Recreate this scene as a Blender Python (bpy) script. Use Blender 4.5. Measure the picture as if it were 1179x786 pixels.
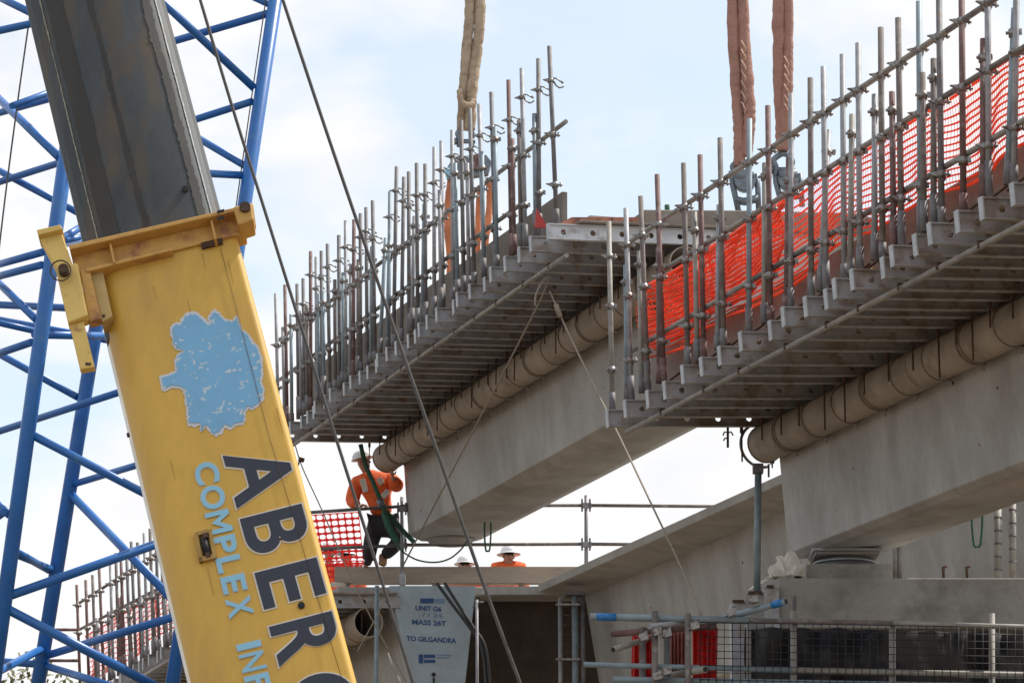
import bpy, bmesh, math, random
from mathutils import Vector, Matrix, noise
random.seed(7)
R = math.radians
for o in list(bpy.data.objects): bpy.data.objects.remove(o)
S = bpy.context.scene
COL = S.collection
# ------------------------------------------------------------------ camera, sky, sun, exposure
F = 3600.0; PW, PH = 1179.0, 786.0; CX, CY = 589.5, 393.0
PITCH = math.atan(877.0 / F)
CAM = Vector((0, 0, 1.6))
cd = bpy.data.cameras.new('camera'); cam = bpy.data.objects.new('camera', cd); COL.objects.link(cam)
cam.location = CAM; cam.rotation_euler = (R(90) + PITCH, 0, 0)
cd.sensor_width = 36; cd.lens = 36 * F / PW; cd.clip_start = 0.1; cd.clip_end = 6000
S.camera = cam
SUN_EL, SUN_AZ = 57.0, 64.0      # azimuth measured from +Y (behind the bridge) towards +X
wd = bpy.data.worlds.new('World'); S.world = wd; wd.use_nodes = True
wn = wd.node_tree; wn.nodes.clear()
def wnode(t, **k):
    n = wn.nodes.new(t)
    for a, b in k.items(): setattr(n, a, b)
    return n
sky = wnode('ShaderNodeTexSky'); sky.sky_type = 'NISHITA'; sky.sun_disc = False
sky.sun_elevation = R(SUN_EL); sky.sun_rotation = R(SUN_AZ); sky.air_density = 1.0; sky.dust_density = 1.5
tc = wnode('ShaderNodeTexCoord'); mp = wnode('ShaderNodeMapping'); mp.inputs['Scale'].default_value = (1, 1, 2.0)
mp.inputs['Location'].default_value = (0.35, 0.1, 0.2)
n1 = wnode('ShaderNodeTexNoise'); n1.inputs['Scale'].default_value = 7.0; n1.inputs['Detail'].default_value = 7; n1.inputs['Roughness'].default_value = 0.52
n1.inputs['Distortion'].default_value = 0.25
cr = wnode('ShaderNodeValToRGB'); cr.color_ramp.elements[0].position = 0.43; cr.color_ramp.elements[1].position = 0.57
cr.color_ramp.elements[0].color = (0.36, 0.36, 0.36, 1); cr.color_ramp.elements[1].color = (1, 1, 1, 1)
n2 = wnode('ShaderNodeTexNoise'); n2.inputs['Scale'].default_value = 16; n2.inputs['Detail'].default_value = 5
cc = wnode('ShaderNodeValToRGB'); cc.color_ramp.elements[0].color = (8.0, 8.1, 8.3, 1); cc.color_ramp.elements[1].color = (9.0, 8.8, 8.7, 1)
cc.color_ramp.elements[0].position = 0.35; cc.color_ramp.elements[1].position = 0.6
hs = wnode('ShaderNodeMix'); hs.data_type = 'RGBA'; hs.blend_type = 'MULTIPLY'; hs.inputs[0].default_value = 1.0
hs.inputs[7].default_value = (2.1, 1.98, 1.72, 1)
mx = wnode('ShaderNodeMix'); mx.data_type = 'RGBA'
bg = wnode('ShaderNodeBackground'); bg.inputs['Strength'].default_value = 0.1
wo = wnode('ShaderNodeOutputWorld')
L = wn.links.new
L(tc.outputs['Generated'], mp.inputs[0]); L(mp.outputs[0], n1.inputs['Vector']); L(mp.outputs[0], n2.inputs['Vector'])
L(n1.outputs[0], cr.inputs[0]); L(n2.outputs[0], cc.inputs[0])
L(sky.outputs[0], hs.inputs[6]); L(cr.outputs[0], mx.inputs[0]); L(hs.outputs[2], mx.inputs[6]); L(cc.outputs[0], mx.inputs[7])
L(mx.outputs[2], bg.inputs['Color']); L(bg.outputs[0], wo.inputs[0])
sd = bpy.data.lights.new('sun', 'SUN'); sun = bpy.data.objects.new('sun', sd); COL.objects.link(sun)
sd.energy = 4.2; sd.angle = R(0.53); sd.color = (1, 0.95, 0.87)
sdir = Vector((math.sin(R(SUN_AZ)) * math.cos(R(SUN_EL)), math.cos(R(SUN_AZ)) * math.cos(R(SUN_EL)), math.sin(R(SUN_EL))))
sun.rotation_euler = sdir.to_track_quat('Z', 'Y').to_euler()
vs = S.view_settings; vs.view_transform = 'Standard'; vs.look = 'None'; vs.exposure = 0.25; vs.gamma = 1; vs.use_curve_mapping = False
# ------------------------------------------------------------------ pixel -> world
cp, sp = math.cos(PITCH), math.sin(PITCH)
def ray(px, py):
    x, y = px - CX, -(py - CY)
    return Vector((x, F * cp - y * sp, F * sp + y * cp))
def at(px, py, Y):
    d = ray(px, py); return CAM + d * (Y / d.y)
def plane(px, py, O, n):
    d = ray(px, py); return CAM + d * ((O - CAM).dot(n) / d.dot(n))
def ppm(p):            # pixels per metre at p
    q = p - CAM
    return F / (q.y * cp + q.z * sp)
Z = Vector((0, 0, 1))
G = Vector((-1289, math.hypot(877, F), 0)).normalized()
U = -G; V = Vector((-G.x * 0 + G.y, -G.x, 0)).normalized()      # U towards the camera, V to the right
# ------------------------------------------------------------------ materials
MATS = {}
def mat(name, col, rough=0.7, metal=0.0, var=0.15, vscale=4.0, bump=0.0, bscale=40.0, stain=None, stain_pos=(0.55, 0.7), sscale=3.0, stretch=(1, 1, 1), trans=None, spec=0.5, fine=0.0):
    if name in MATS: return MATS[name]
    m = bpy.data.materials.new(name); m.use_nodes = True; nt = m.node_tree; b = nt.nodes['Principled BSDF']
    b.inputs['Roughness'].default_value = rough; b.inputs['Metallic'].default_value = metal
    b.inputs['Specular IOR Level'].default_value = spec
    t = nt.nodes.new('ShaderNodeTexCoord'); mpp = nt.nodes.new('ShaderNodeMapping'); nt.links.new(t.outputs['Object'], mpp.inputs[0])
    mpp.inputs['Scale'].default_value = stretch
    geo = nt.nodes.new('ShaderNodeObjectInfo'); ad = nt.nodes.new('ShaderNodeVectorMath'); ad.operation = 'ADD'
    ml = nt.nodes.new('ShaderNodeMath'); ml.operation = 'MULTIPLY'; ml.inputs[1].default_value = 50; nt.links.new(geo.outputs['Random'], ml.inputs[0])
    nt.links.new(mpp.outputs[0], ad.inputs[0]); nt.links.new(ml.outputs[0], ad.inputs[1])
    def nz(sc, det=5):
        n = nt.nodes.new('ShaderNodeTexNoise'); n.inputs['Scale'].default_value = sc; n.inputs['Detail'].default_value = det
        n.inputs['Roughness'].default_value = 0.6
        nt.links.new(ad.outputs[0], n.inputs['Vector']); return n
    a = nz(vscale); r = nt.nodes.new('ShaderNodeValToRGB')
    lo = [c * (1 - var) for c in col]; hi = [min(1, c * (1 + var)) for c in col]
    r.color_ramp.elements[0].position = 0.33; r.color_ramp.elements[1].position = 0.67
    r.color_ramp.elements[0].color = (*lo, 1); r.color_ramp.elements[1].color = (*hi, 1)
    nt.links.new(a.outputs[0], r.inputs[0]); out = r.outputs[0]
    if fine:
        f = nz(vscale * 14, 3); fr = nt.nodes.new('ShaderNodeMapRange'); fr.inputs[1].default_value = .3; fr.inputs[2].default_value = .7
        fr.inputs[3].default_value = 1 - fine; fr.inputs[4].default_value = 1 + fine; nt.links.new(f.outputs[0], fr.inputs[0])
        mm = nt.nodes.new('ShaderNodeVectorMath'); mm.operation = 'SCALE'; nt.links.new(out, mm.inputs[0]); nt.links.new(fr.outputs[0], mm.inputs['Scale']); out = mm.outputs[0]
    if stain:
        s = nz(sscale, 8); sr = nt.nodes.new('ShaderNodeValToRGB'); sr.color_ramp.elements[0].position, sr.color_ramp.elements[1].position = stain_pos
        sr.color_ramp.elements[0].color = (0, 0, 0, 1); sr.color_ramp.elements[1].color = (1, 1, 1, 1)
        nt.links.new(s.outputs[0], sr.inputs[0]); x = nt.nodes.new('ShaderNodeMix'); x.data_type = 'RGBA'
        nt.links.new(sr.outputs[0], x.inputs[0]); nt.links.new(out, x.inputs[6]); x.inputs[7].default_value = (*stain, 1); out = x.outputs[2]
    nt.links.new(out, b.inputs['Base Color'])
    if bump:
        n = nz(bscale, 4); bp = nt.nodes.new('ShaderNodeBump'); bp.inputs['Strength'].default_value = bump; bp.inputs['Distance'].default_value = 0.02
        nt.links.new(n.outputs[0], bp.inputs['Height']); nt.links.new(bp.outputs[0], b.inputs['Normal'])
    if trans:
        tr = nt.nodes.new('ShaderNodeBsdfTranslucent'); tr.inputs[0].default_value = (*trans, 1); ms = nt.nodes.new('ShaderNodeMixShader'); ms.inputs[0].default_value = 0.5
        o = nt.nodes['Material Output']; nt.links.new(b.outputs[0], ms.inputs[1]); nt.links.new(tr.outputs[0], ms.inputs[2]); nt.links.new(ms.outputs[0], o.inputs[0])
    MATS[name] = m; return m
GALV = mat('galvanised', (.30, .305, .325), .62, .25, .22, 9, stain=(.22, .17, .14), stain_pos=(.6, .72), sscale=14, fine=.1)
GALVD = mat('galvanised_dark', (.155, .152, .16), .65, .2, .25, 9, stain=(.16, .10, .07), stain_pos=(.55, .7), sscale=12, fine=.12)
GALVB = mat('galvanised_blue', (.22, .275, .31), .6, .25, .15, 8, fine=.08)
BRN = mat('tube_brown', (.165, .14, .13), .75, .1, .25, 8, stain=(.30, .28, .26), stain_pos=(.55, .7), sscale=10, fine=.1)
RED = mat('tube_red', (.15, .085, .08), .7, .1, .3, 8, stain=(.25, .21, .2), stain_pos=(.55, .7), sscale=10, fine=.1)
PALE = mat('tube_pale', (.29, .275, .25), .65, .15, .2, 8, stain=(.25, .22, .19), stain_pos=(.55, .68), sscale=9, fine=.1)
CLAMP = mat('clamp_zinc', (.27, .265, .26), .45, .6, .2, 20, stain=(.15, .1, .08), stain_pos=(.5, .62), sscale=30)
CLAMPR = mat('clamp_rusty', (.20, .12, .09), .7, .3, .3, 20)
BRK = mat('bracket_steel', (.44, .45, .47), .6, .3, .2, 5, stain=(.28, .24, .21), stain_pos=(.46, .62), sscale=5, fine=.1)
CAP = mat('bracket_cap', (.42, .44, .46), .55, .2, .15, 9)
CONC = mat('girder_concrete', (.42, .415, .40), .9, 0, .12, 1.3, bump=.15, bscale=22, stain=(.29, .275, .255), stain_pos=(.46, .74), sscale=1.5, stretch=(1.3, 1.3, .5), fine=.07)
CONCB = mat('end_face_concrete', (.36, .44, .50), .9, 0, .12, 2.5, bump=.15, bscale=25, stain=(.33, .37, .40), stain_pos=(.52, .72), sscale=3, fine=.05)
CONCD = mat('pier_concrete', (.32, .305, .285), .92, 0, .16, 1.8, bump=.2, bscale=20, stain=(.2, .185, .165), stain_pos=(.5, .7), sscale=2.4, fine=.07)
KERB = mat('edge_form', (.21, .185, .16), .85, 0, .2, 2.2, stain=(.17, .15, .13), stain_pos=(.5, .7), sscale=3, fine=.08)
PIPE = mat('void_tube_card', (.36, .31, .255), .8, 0, .18, 2.2, stain=(.24, .19, .145), stain_pos=(.52, .72), sscale=3.0, fine=.05)
BAND = mat('band_steel', (.24, .19, .15), .6, .2, .2, 8)
ROD = mat('rusty_rod', (.085, .05, .035), .85, .2, .3, 20)
PLY = mat('formply', (.30, .25, .205), .8, 0, .25, 3, stain=(.13, .1, .08), stain_pos=(.5, .7), sscale=4)
PLYY = mat('formply_yellow', (.45, .36, .14), .8, 0, .2, 3)
REDW = mat('red_form_timber', (.36, .15, .10), .8, 0, .3, 4, stain=(.16, .09, .07), stain_pos=(.5, .66), sscale=5)
NET = mat('safety_net_plastic', (.93, .19, .085), .5, 0, .1, 8, trans=(1, .22, .10))
NETP = mat('barrier_net_plastic', (.80, .07, .06), .5, 0, .1, 8, trans=(.95, .10, .08))
YEL = mat('boom_yellow', (.60, .36, .055), .48, 0, .07, 1.1, stain=(.44, .26, .055), stain_pos=(.52, .78), sscale=2.2, stretch=(1.6, 1.6, .35), fine=.045)
YELR = mat('collar_yellow', (.56, .32, .08), .6, 0, .15, 6, stain=(.30, .13, .06), stain_pos=(.5, .66), sscale=6)
YELP = mat('latch_yellow', (.66, .46, .13), .6, 0, .1, 6, stain=(.35, .18, .07), stain_pos=(.62, .7), sscale=9)
SLATE = mat('inner_boom_slate', (.045, .055, .062), .6, .05, .3, 2.2, stain=(.085, .065, .045), stain_pos=(.48, .6), sscale=3.0, stretch=(1, 1, .25), fine=.12)
SLATED = mat('inner_boom_grease', (.028, .025, .021), .6, 0, .3, 5, stretch=(1, 1, .3))
NAVY = mat('letter_navy', (.022, .028, .045), .45, 0, .1, 5)
LBLUE = mat('letter_blue', (.25, .50, .66), .5, 0, .05, 5)
WHT = mat('letter_outline', (.66, .60, .52), .5, 0, .05, 5)
TREEB = mat('logo_blue', (.17, .40, .62), .5, 0, .05, 5, stain=(.50, .58, .62), stain_pos=(.595, .62), sscale=30)
TREEO = mat('logo_outline', (.55, .56, .58), .5, 0, .05, 5)
BLK = mat('black', (.012, .012, .012), .7)
LATT = mat('lattice_blue', (.02, .135, .43), .35, 0, .12, 3, stain=(.04, .16, .38), stain_pos=(.55, .7), sscale=5)
ROPE = mat('wire_rope', (.085, .08, .078), .55, .3, .2, 30)
TAG = mat('tag_rope', (.27, .23, .18), .9, 0, .2, 30)
SLB = mat('sling_tan', (.42, .325, .235), .9, 0, .2, 7, bump=.9, bscale=28, stain=(.28, .19, .12), stain_pos=(.5, .7), sscale=8)
SLR = mat('sling_brown', (.39, .215, .17), .9, 0, .18, 7, bump=.9, bscale=28, stain=(.27, .14, .11), stain_pos=(.5, .7), sscale=7)
SLO = mat('sling_orange', (.55, .19, .09), .9, 0, .2, 7, bump=.6, bscale=40)
SHK = mat('shackle_steel', (.17, .20, .23), .5, .5, .25, 12)
GRN = mat('green_webbing', (.03, .10, .06), .8, 0, .3, 20)
ORG = mat('hi_vis_orange', (.80, .135, .03), .8, 0, .12, 14, bump=.4, bscale=25)
NVC = mat('navy_cloth', (.035, .03, .035), .9, 0, .25, 14, bump=.4, bscale=25)
REFL = mat('reflective_tape', (.62, .58, .52), .35, .2, .08, 14)
SKIN = mat('skin', (.42, .22, .15), .6, 0, .08, 14)
HELM = mat('helmet_white', (.78, .79, .80), .35, 0, .03, 10)
BOOT = mat('boot_tan', (.36, .20, .09), .8, 0, .2, 20)
MESHB = mat('barrier_wire', (.015, .016, .02), .6, .1, .1, 10)
SHADE = mat('shade_cloth', (.10, .09, .085), .9, 0, .6, 1.3, stain=(.035, .035, .045), stain_pos=(.46, .56), sscale=1.7, trans=(.05, .05, .055))
TAPE = mat('blue_tape', (.02, .17, .45), .5, 0, .15, 20)
PLASW = mat('plastic_sheet', (.9, .88, .83), .45, 0, .05, 10, trans=(.9, .87, .8))
BLUEINK = mat('stencil_ink', (.035, .085, .24), .8, 0, .2, 12)
INKP = mat('worn_ink', (.17, .26, .40), .8, 0, .2, 12)
DIRT = mat('dirt', (.13, .097, .064), .95, 0, .2, .5, stain=(.16, .12, .08), sscale=.2)
# ------------------------------------------------------------------ mesh builder
WO = {}
class MB:
    def __init__(s): s.v = []; s.f = []; s.sm = []; s.mi = []; s.m = 0
    def add(s, vs_, fs, smooth=False):
        o = len(s.v); s.v += [Vector(p) for p in vs_]
        for f in fs: s.f.append(tuple(i + o for i in f)); s.sm.append(smooth); s.mi.append(s.m)
        return s
    def box(s, c, ax, ay, az):        # centre and half-axis vectors
        c = Vector(c); P = [c + ax * i + ay * j + az * k for i in (-1, 1) for j in (-1, 1) for k in (-1, 1)]
        return s.add(P, [(0, 1, 3, 2), (4, 6, 7, 5), (0, 4, 5, 1), (2, 3, 7, 6), (0, 2, 6, 4), (1, 5, 7, 3)])
    def tube(s, pts, r, n=10, caps=True, hollow=False):
        pts = [Vector(p) for p in pts]; rs = r if isinstance(r, (list, tuple)) else [r] * len(pts)
        t0 = (pts[1] - pts[0]).normalized(); a = t0.orthogonal().normalized(); V_ = []; Fc = []
        for i, p in enumerate(pts):
            t = (pts[min(i + 1, len(pts) - 1)] - pts[max(i - 1, 0)])
            t = t.normalized() if t.length > 1e-9 else t0
            a = (a - t * a.dot(t)).normalized(); b = t.cross(a)
            for k in range(n):
                w = 2 * math.pi * k / n; V_.append(p + (a * math.cos(w) + b * math.sin(w)) * rs[i])
        for i in range(len(pts) - 1):
            for k in range(n):
                Fc.append((i * n + k, i * n + (k + 1) % n, (i + 1) * n + (k + 1) % n, (i + 1) * n + k))
        s.add(V_, Fc, True)
        if caps:
            o = len(V_)
            base = len(s.v) - o
            s.f.append(tuple(base + k for k in range(n))[::-1]); s.sm.append(False); s.mi.append(s.m)
            e = base + (len(pts) - 1) * n
            s.f.append(tuple(e + k for k in range(n))); s.sm.append(False); s.mi.append(s.m)
        return s
    def prism(s, poly, off):           # planar polygon (world points) extruded by a vector
        n = len(poly); P = [Vector(p) for p in poly] + [Vector(p) + off for p in poly]
        return s.add(P, [tuple(range(n))[::-1], tuple(range(n, 2 * n))] + [(i, (i + 1) % n, (i + 1) % n + n, i + n) for i in range(n)])
    def build(s, name, m, parent=None, origin=None, bevel=0):
        me = bpy.data.meshes.new(name)
        if origin is None:
            lo = [min(p[i] for p in s.v) for i in range(3)]; hi = [max(p[i] for p in s.v) for i in range(3)]
            origin = Vector(((lo[0] + hi[0]) / 2, (lo[1] + hi[1]) / 2, lo[2] if parent is None else (lo[2] + hi[2]) / 2))
        me.from_pydata([tuple(p - origin) for p in s.v], [], s.f)
        for x in (m if isinstance(m, (list, tuple)) else [m]): me.materials.append(x)
        me.polygons.foreach_set('use_smooth', s.sm); me.polygons.foreach_set('material_index', s.mi); me.update()
        bm = bmesh.new(); bm.from_mesh(me); bmesh.ops.recalc_face_normals(bm, faces=bm.faces); bm.to_mesh(me); bm.free()
        return link(name, me, parent, origin, bevel)
def link(name, me, parent, origin, bevel=0):
    o = bpy.data.objects.new(name, me); COL.objects.link(o)
    WO[o.name] = Vector(origin); o.location = Vector(origin) - (WO[parent.name] if parent else Vector((0, 0, 0)))
    if parent: o.parent = parent
    if bevel:
        b = o.modifiers.new('bevel', 'BEVEL'); b.width = bevel; b.segments = 2; b.limit_method = 'ANGLE'; b.angle_limit = R(40)
    return o
def thing(name, label, cat, loc, group=None):
    o = bpy.data.objects.new(name, None); COL.objects.link(o); o.location = loc; WO[o.name] = Vector(loc); o.empty_display_size = .2
    return tag(o, label, cat, group)
def tag(o, label, cat, group=None):
    o['label'] = label; o['category'] = cat
    if group: o['group'] = group
    return o
def struct(o): o['kind'] = 'structure'; return o
def tubepart(name, pts, r, m, parent=None, n=10): return MB().tube(pts, r, n).build(name, m, parent)
def place(src_mesh, name, parent, M, copy_from=None):
    """link an object whose world matrix is M under parent (parents are never rotated)"""
    if copy_from: o = copy_from.copy()
    else: o = bpy.data.objects.new(name, src_mesh)
    COL.objects.link(o); WO[o.name] = M.translation.copy()
    o.parent = parent; M2 = M.copy(); M2.translation = M.translation - (WO[parent.name] if parent else Vector((0, 0, 0)))
    o.matrix_local = M2; return o
def frame(o, x, y, z): return Matrix(((x.x, y.x, z.x, o.x), (x.y, y.y, z.y, o.y), (x.z, y.z, z.z, o.z), (0, 0, 0, 1)))
def curve_pts(P, n=8):
    P = [Vector(p) for p in P]; Q = [P[0] * 2 - P[1]] + P + [P[-1] * 2 - P[-2]]; out = []
    for i in range(1, len(Q) - 2):
        for k in range(n):
            t = k / n; a, b, c, d = Q[i - 1], Q[i], Q[i + 1], Q[i + 2]
            out.append(.5 * ((2 * b) + (c - a) * t + (2 * a - 5 * b + 4 * c - d) * t * t + (3 * b - a - 3 * c + d) * t ** 3))
    return out + [P[-1]]
# ================================================================== THE SETTING
g = MB(); g.add([(-900, -200, 0), (900, -200, 0), (900, 3000, 0), (-900, 3000, 0)], [(0, 1, 2, 3)])
struct(g.build('ground', DIRT))
# ================================================================== girder assemblies
class Asm:
    def __init__(s, O): s.O = O
    def sec(s, px, py, ss=0.0): return plane(px, py, s.O + U * ss, U)
    def loc(s, p): q = p - s.O; return q.dot(U), q.dot(V), q.z
    def th(s, px, py): a = s.loc(s.sec(px, py)); return a[1], a[2]
    def w(s, ss, t, h): return s.O + U * ss + V * t + Z * h
    def onT(s, px, py, t): return plane(px, py, s.O + V * t, V)      # point on the vertical plane t=const
AR = Asm(at(722, 497, 29.0)); AL = Asm(at(338, 512, 41.0)); AM = Asm(at(620, 672, 41.2))
AG = Asm(at(450, 672, 40.3))
BRH = 0.165
def bracket_mesh(length, hole_pitch=.29, h=BRH):
    """twin-flange soldier with round web holes; local x along, y across, z up, top at z=0"""
    b = MB(); X, Y_, Z_ = Vector((1, 0, 0)), Vector((0, 1, 0)), Vector((0, 0, 1))
    ft = .012
    b.box((length / 2, 0, -ft / 2), X * length / 2, Y_ * .030, Z_ * ft / 2)
    b.box((length / 2, 0, -h + ft / 2), X * length / 2, Y_ * .030, Z_ * ft / 2)
    z0, z1 = -h + ft, -ft; zc = (z0 + z1) / 2; hw = .006; x = .012; nh = max(1, int((length - .012) // hole_pitch)); cw = (length - .012) / nh
    for i in range(nh):
        xa, xb = x + i * cw, x + (i + 1) * cw; xc = (xa + xb) / 2
        ring = []; sq = []
        for k in range(12):
            w = 2 * math.pi * k / 12; ring.append((xc + .03 * math.cos(w), zc + .03 * math.sin(w)))
            c, s_ = math.cos(w), math.sin(w); m = max(abs(c) / (cw / 2), abs(s_) / ((z1 - z0) / 2)); sq.append((xc + c / m, zc + s_ / m))
        # corners folded in as extra quads
        for yy in (-hw, hw):
            P = [(p[0], yy, p[1]) for p in ring] + [(p[0], yy, p[1]) for p in sq] + [(xb, yy, z1), (xa, yy, z1), (xa, yy, z0), (xb, yy, z0)]
            fs = []
            for k in range(12):
                k2 = (k + 1) % 12; q = {(p) for p in ()}
                s1, s2 = sq[k], sq[k2]; cor = None
                for ci, (cx_, cz_) in enumerate(((xb, z1), (xa, z1), (xa, z0), (xb, z0))):
                    if (abs(s1[0] - cx_) < 1e-6 and abs(s2[1] - cz_) < 1e-6) or (abs(s2[0] - cx_) < 1e-6 and abs(s1[1] - cz_) < 1e-6):
                        if abs(s1[0] - s2[0]) > 1e-6 and abs(s1[1] - s2[1]) > 1e-6: cor = 24 + ci
                fs.append((k, k2, 12 + k2, cor, 12 + k) if cor else (k, k2, 12 + k2, 12 + k))
            b.add(P, fs)
        P = [(p[0], -hw, p[1]) for p in ring] + [(p[0], hw, p[1]) for p in ring]
        b.add(P, [(k, (k + 1) % 12, 12 + (k + 1) % 12, 12 + k) for k in range(12)], True)
        if i % 2 == 0 and i: b.box((xa, -.018, zc), X * .006, Y_ * .011, Z_ * (z1 - z0) / 2)
        # small bolt holes, as dark dimples
        for dx in (-.085, .085): b.box((xc + dx, -hw - .002, zc), X * .007, Y_ * .002, Z_ * .007)
    b.m = 1
    b.box((.004, 0, -h / 2), X * .006, Y_ * .033, Z_ * (h / 2 + .003))
    me = bpy.data.meshes.new('bracket'); me.from_pydata([tuple(p) for p in b.v], [], b.f); me.materials.append(BRK); me.materials.append(CAP)
    me.polygons.foreach_set('material_index', b.mi); me.update()
    bm = bmesh.new(); bm.from_mesh(me); bmesh.ops.recalc_face_normals(bm, faces=bm.faces); bm.to_mesh(me); bm.free()
    return me
def coupler_mesh(kind):
    b = MB(); X, Y_, Z_ = Vector((1, 0, 0)), Vector((0, 1, 0)), Vector((0, 0, 1))
    if kind == 0:      # right-angle clamp: ring, pointed flap, nut
        b.tube([(0, 0, -.027), (0, 0, .027)], .036, 10); b.tube([(0, .05, 0), (0, .10, 0)], .03, 8)
        b.prism([Vector((-.03, -.02, -.02)), Vector((-.03, -.02, .02)), Vector((-.095, -.02, .012))], Y_ * .03)
        b.tube([(.03, -.03, -.01), (.075, -.03, -.012)], .011, 6); b.tube([(.055, -.03, -.03), (.055, -.03, .02)], .009, 6)
    elif kind == 1:    # open swivel clamp with hanging jaw and bolt
        b.tube([(0, 0, -.02), (0, 0, .02)], .034, 10)
        b.prism([Vector((-.03, -.02, -.015)), Vector((-.03, -.02, .02)), Vector((-.085, -.02, .0))], Y_ * .03)
        b.tube([(.02, -.02, .03), (.06, -.03, .02), (.11, -.03, -.01)], .008, 6); b.tube([(.108, -.03, .0), (.125, -.03, -.02)], .013, 6)
        b.tube([(.03, -.02, -.01), (.05, -.03, -.05), (.09, -.03, -.075), (.125, -.03, -.062), (.135, -.03, -.045)], .009, 6)
    else:              # plain sleeve collar
        b.tube([(0, 0, -.03), (0, 0, .03)], .037, 10); b.tube([(-.055, -.02, 0), (.06, -.02, 0)], .012, 6); b.box((.05, -.02, 0), X * .012, Y_ * .016, Z_ * .02)
    me = bpy.data.meshes.new('coupler'); me.from_pydata([tuple(p) for p in b.v], [], b.f); me.materials.append(CLAMPR if kind == 3 else CLAMP)
    me.polygons.foreach_set('use_smooth', b.sm); me.update(); return me
CPM = [coupler_mesh(0), coupler_mesh(1), coupler_mesh(2), coupler_mesh(3)]
ry = lambda l, x: l[0][1] + (l[1][1] - l[0][1]) * (x - l[0][0]) / (l[1][0] - l[0][0])
def platform(A, label, root_px, brs, k, te, he, blen, tall, short, rails, railT, poleT, pick, seed, names=('scaffold_platform', 'edge platform'), ckind=(0, 2)):
    """brs: bracket pixel points; tall: [(top px,py, base px, base py)]; short likewise; rails: pixel lines; k: cross-fall"""
    rnd = random.Random(seed)
    root = thing(names[0], label, names[1], A.w(0, te, he))
    dx = (V + Z * k).normalized(); dz = (Z - V * k).normalized()
    bme = bracket_mesh(blen); first = None; ss = []
    for i, (bx, by) in enumerate(brs):
        s_ = A.loc(A.onT(bx, by, te))[0]; ss.append(s_)
        M = frame(A.w(s_, te + rnd.choice((-.02, 0, .0, .01, .05, -.03)), he + rnd.uniform(-.006, .006)), dx, U, dz)
        o = place(bme, 'bracket', root, M, first); first = first or o
    ctr = {0: None, 1: None, 2: None, 3: None}
    def coupler(par, p, kind, yaw=0.0):
        M = Matrix.Translation(p) @ Matrix.Rotation(yaw, 4, 'Z') @ Matrix.Rotation(rnd.uniform(-.08, .08), 4, 'Y')
        o = place(CPM[kind], 'coupler', par, M, ctr[kind]); ctr[kind] = ctr[kind] or o
    def near_s(x, y):
        return None
    def pole(tx, ty, bx, by, T, r, m, cps, sleeve, near=False):
        s_ = A.loc(A.onT(bx, by, T))[0]; B = A.w(s_, T, he + k * (T - te) + .004); Tp = A.sec(tx, ty, s_)
        top = Tp; d = (top - B)
        o = MB().tube([B, top], r, 12).build('standard', m, root)
        lines = []
        for (li, kd) in cps:
            if li == 'near_top': p = top - d.normalized() * rnd.uniform(.10, .2)
            else:
                ly = ry(li, tx); f = (by - ly) / (by - ty)
                if f <= .05 or f >= 1.0: continue
                p = B + d * f
            coupler(o, p, kd, rnd.uniform(-.25, .25))
        if near: coupler(o, top - d.normalized() * rnd.uniform(.3, .5), 1, rnd.uniform(-.3, .3))
        if sleeve:
            MB().tube([B, B + d.normalized() * rnd.uniform(.12, .3)], r * 1.35, 10).build('sleeve', GALVD if m is not RED else RED, o)
    for i, q in enumerate(tall):
        tx, ty, bx, by = q[:4]
        kd = ckind[0] if len(q) < 5 else q[4]
        pole(tx, ty, bx, by, poleT, .0242, pick('t', i, rnd), [(l, 0 if j == 0 else rnd.choice((0, 2))) for j, l in enumerate(rails)], True, kd == 1 and i > 1)
    for i, q in enumerate(short):
        tx, ty, bx, by = q[:4]
        pole(tx, ty, bx, by, poleT - .03, .0242, pick('s', i, rnd), [('near_top', ckind[1])], True)
    for l in rails:
        a, b = A.onT(*l[0], railT), A.onT(*l[1], railT); n = max(2, int((b - a).length / 2.2)); P = [a.lerp(b, q / n) for q in range(n + 1)]
        for q in range(n): MB().tube([P[q] - U * 0, P[q + 1]], .0242, 12).build('guardrail', rnd.choice((BRN, PALE, BRN)), root)
    return root, dx, dz, ss
# ---------------------------------------------------------------- right assembly (near)
RBX = [(698, 472), (718.6, 458), (738.5, 447), (758, 436), (787, 418), (805, 408), (827, 395), (855, 378), (879, 362.5), (904, 354.5 - 6), (926, 338), (943, 328), (962, 317), (982, 305), (1008, 291.5), (1028, 282), (1052, 269), (1073, 258), (1099, 246), (1127, 231), (1157, 214), (1187, 197), (1219, 179), (1253, 160)]
tR, hR = AR.th(698, 472); t2, h2 = AR.th(865, 472)
kR = (h2 - hR) / (t2 - tR)
# tall standards: top x,y ; base x ; the base rises along the brackets
by_R = lambda x: 472 + (214 - 472) * (x - 698) / (1157 - 698) - 2
tallR = [(701, 255, 705), (720.5, 240, 727), (737.5, 226, 746), (756.5, 201, 764), (787, 188, 792), (806, 178.5, 810), (829, 159, 833), (863, 137, 862), (884, 122, 887), (911, 108, 910), (933, 90, 934), (948, 77, 951), (970, 63, 972), (988, 50, 990), (1014, 32, 1016), (1034, 21, 1038), (1058, 2, 1060), (1081, -12, 1084), (1107, -26, 1109), (1137, -46, 1138), (1171, -62, 1167), (1199, -80, 1196), (1232, -100, 1228)]
tallR = [(a, b, c, by_R(c) - 2) for a, b, c in tallR]
shortR = [(720.5, 305, 722), (736, 289, 739), (758, 285, 759), (799.5, 244, 803), (828, 236, 826), (880.5, 188, 880), (908, 182, 905), (954, 150, 944), (981, 132, 979), (1007, 109, 1007), (1027, 106, 1029), (1062, 84, 1064), (1075, 68, 1075), (1132, 45, 1132), (1168, 10, 1160), (1196, -10, 1190)]
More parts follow.
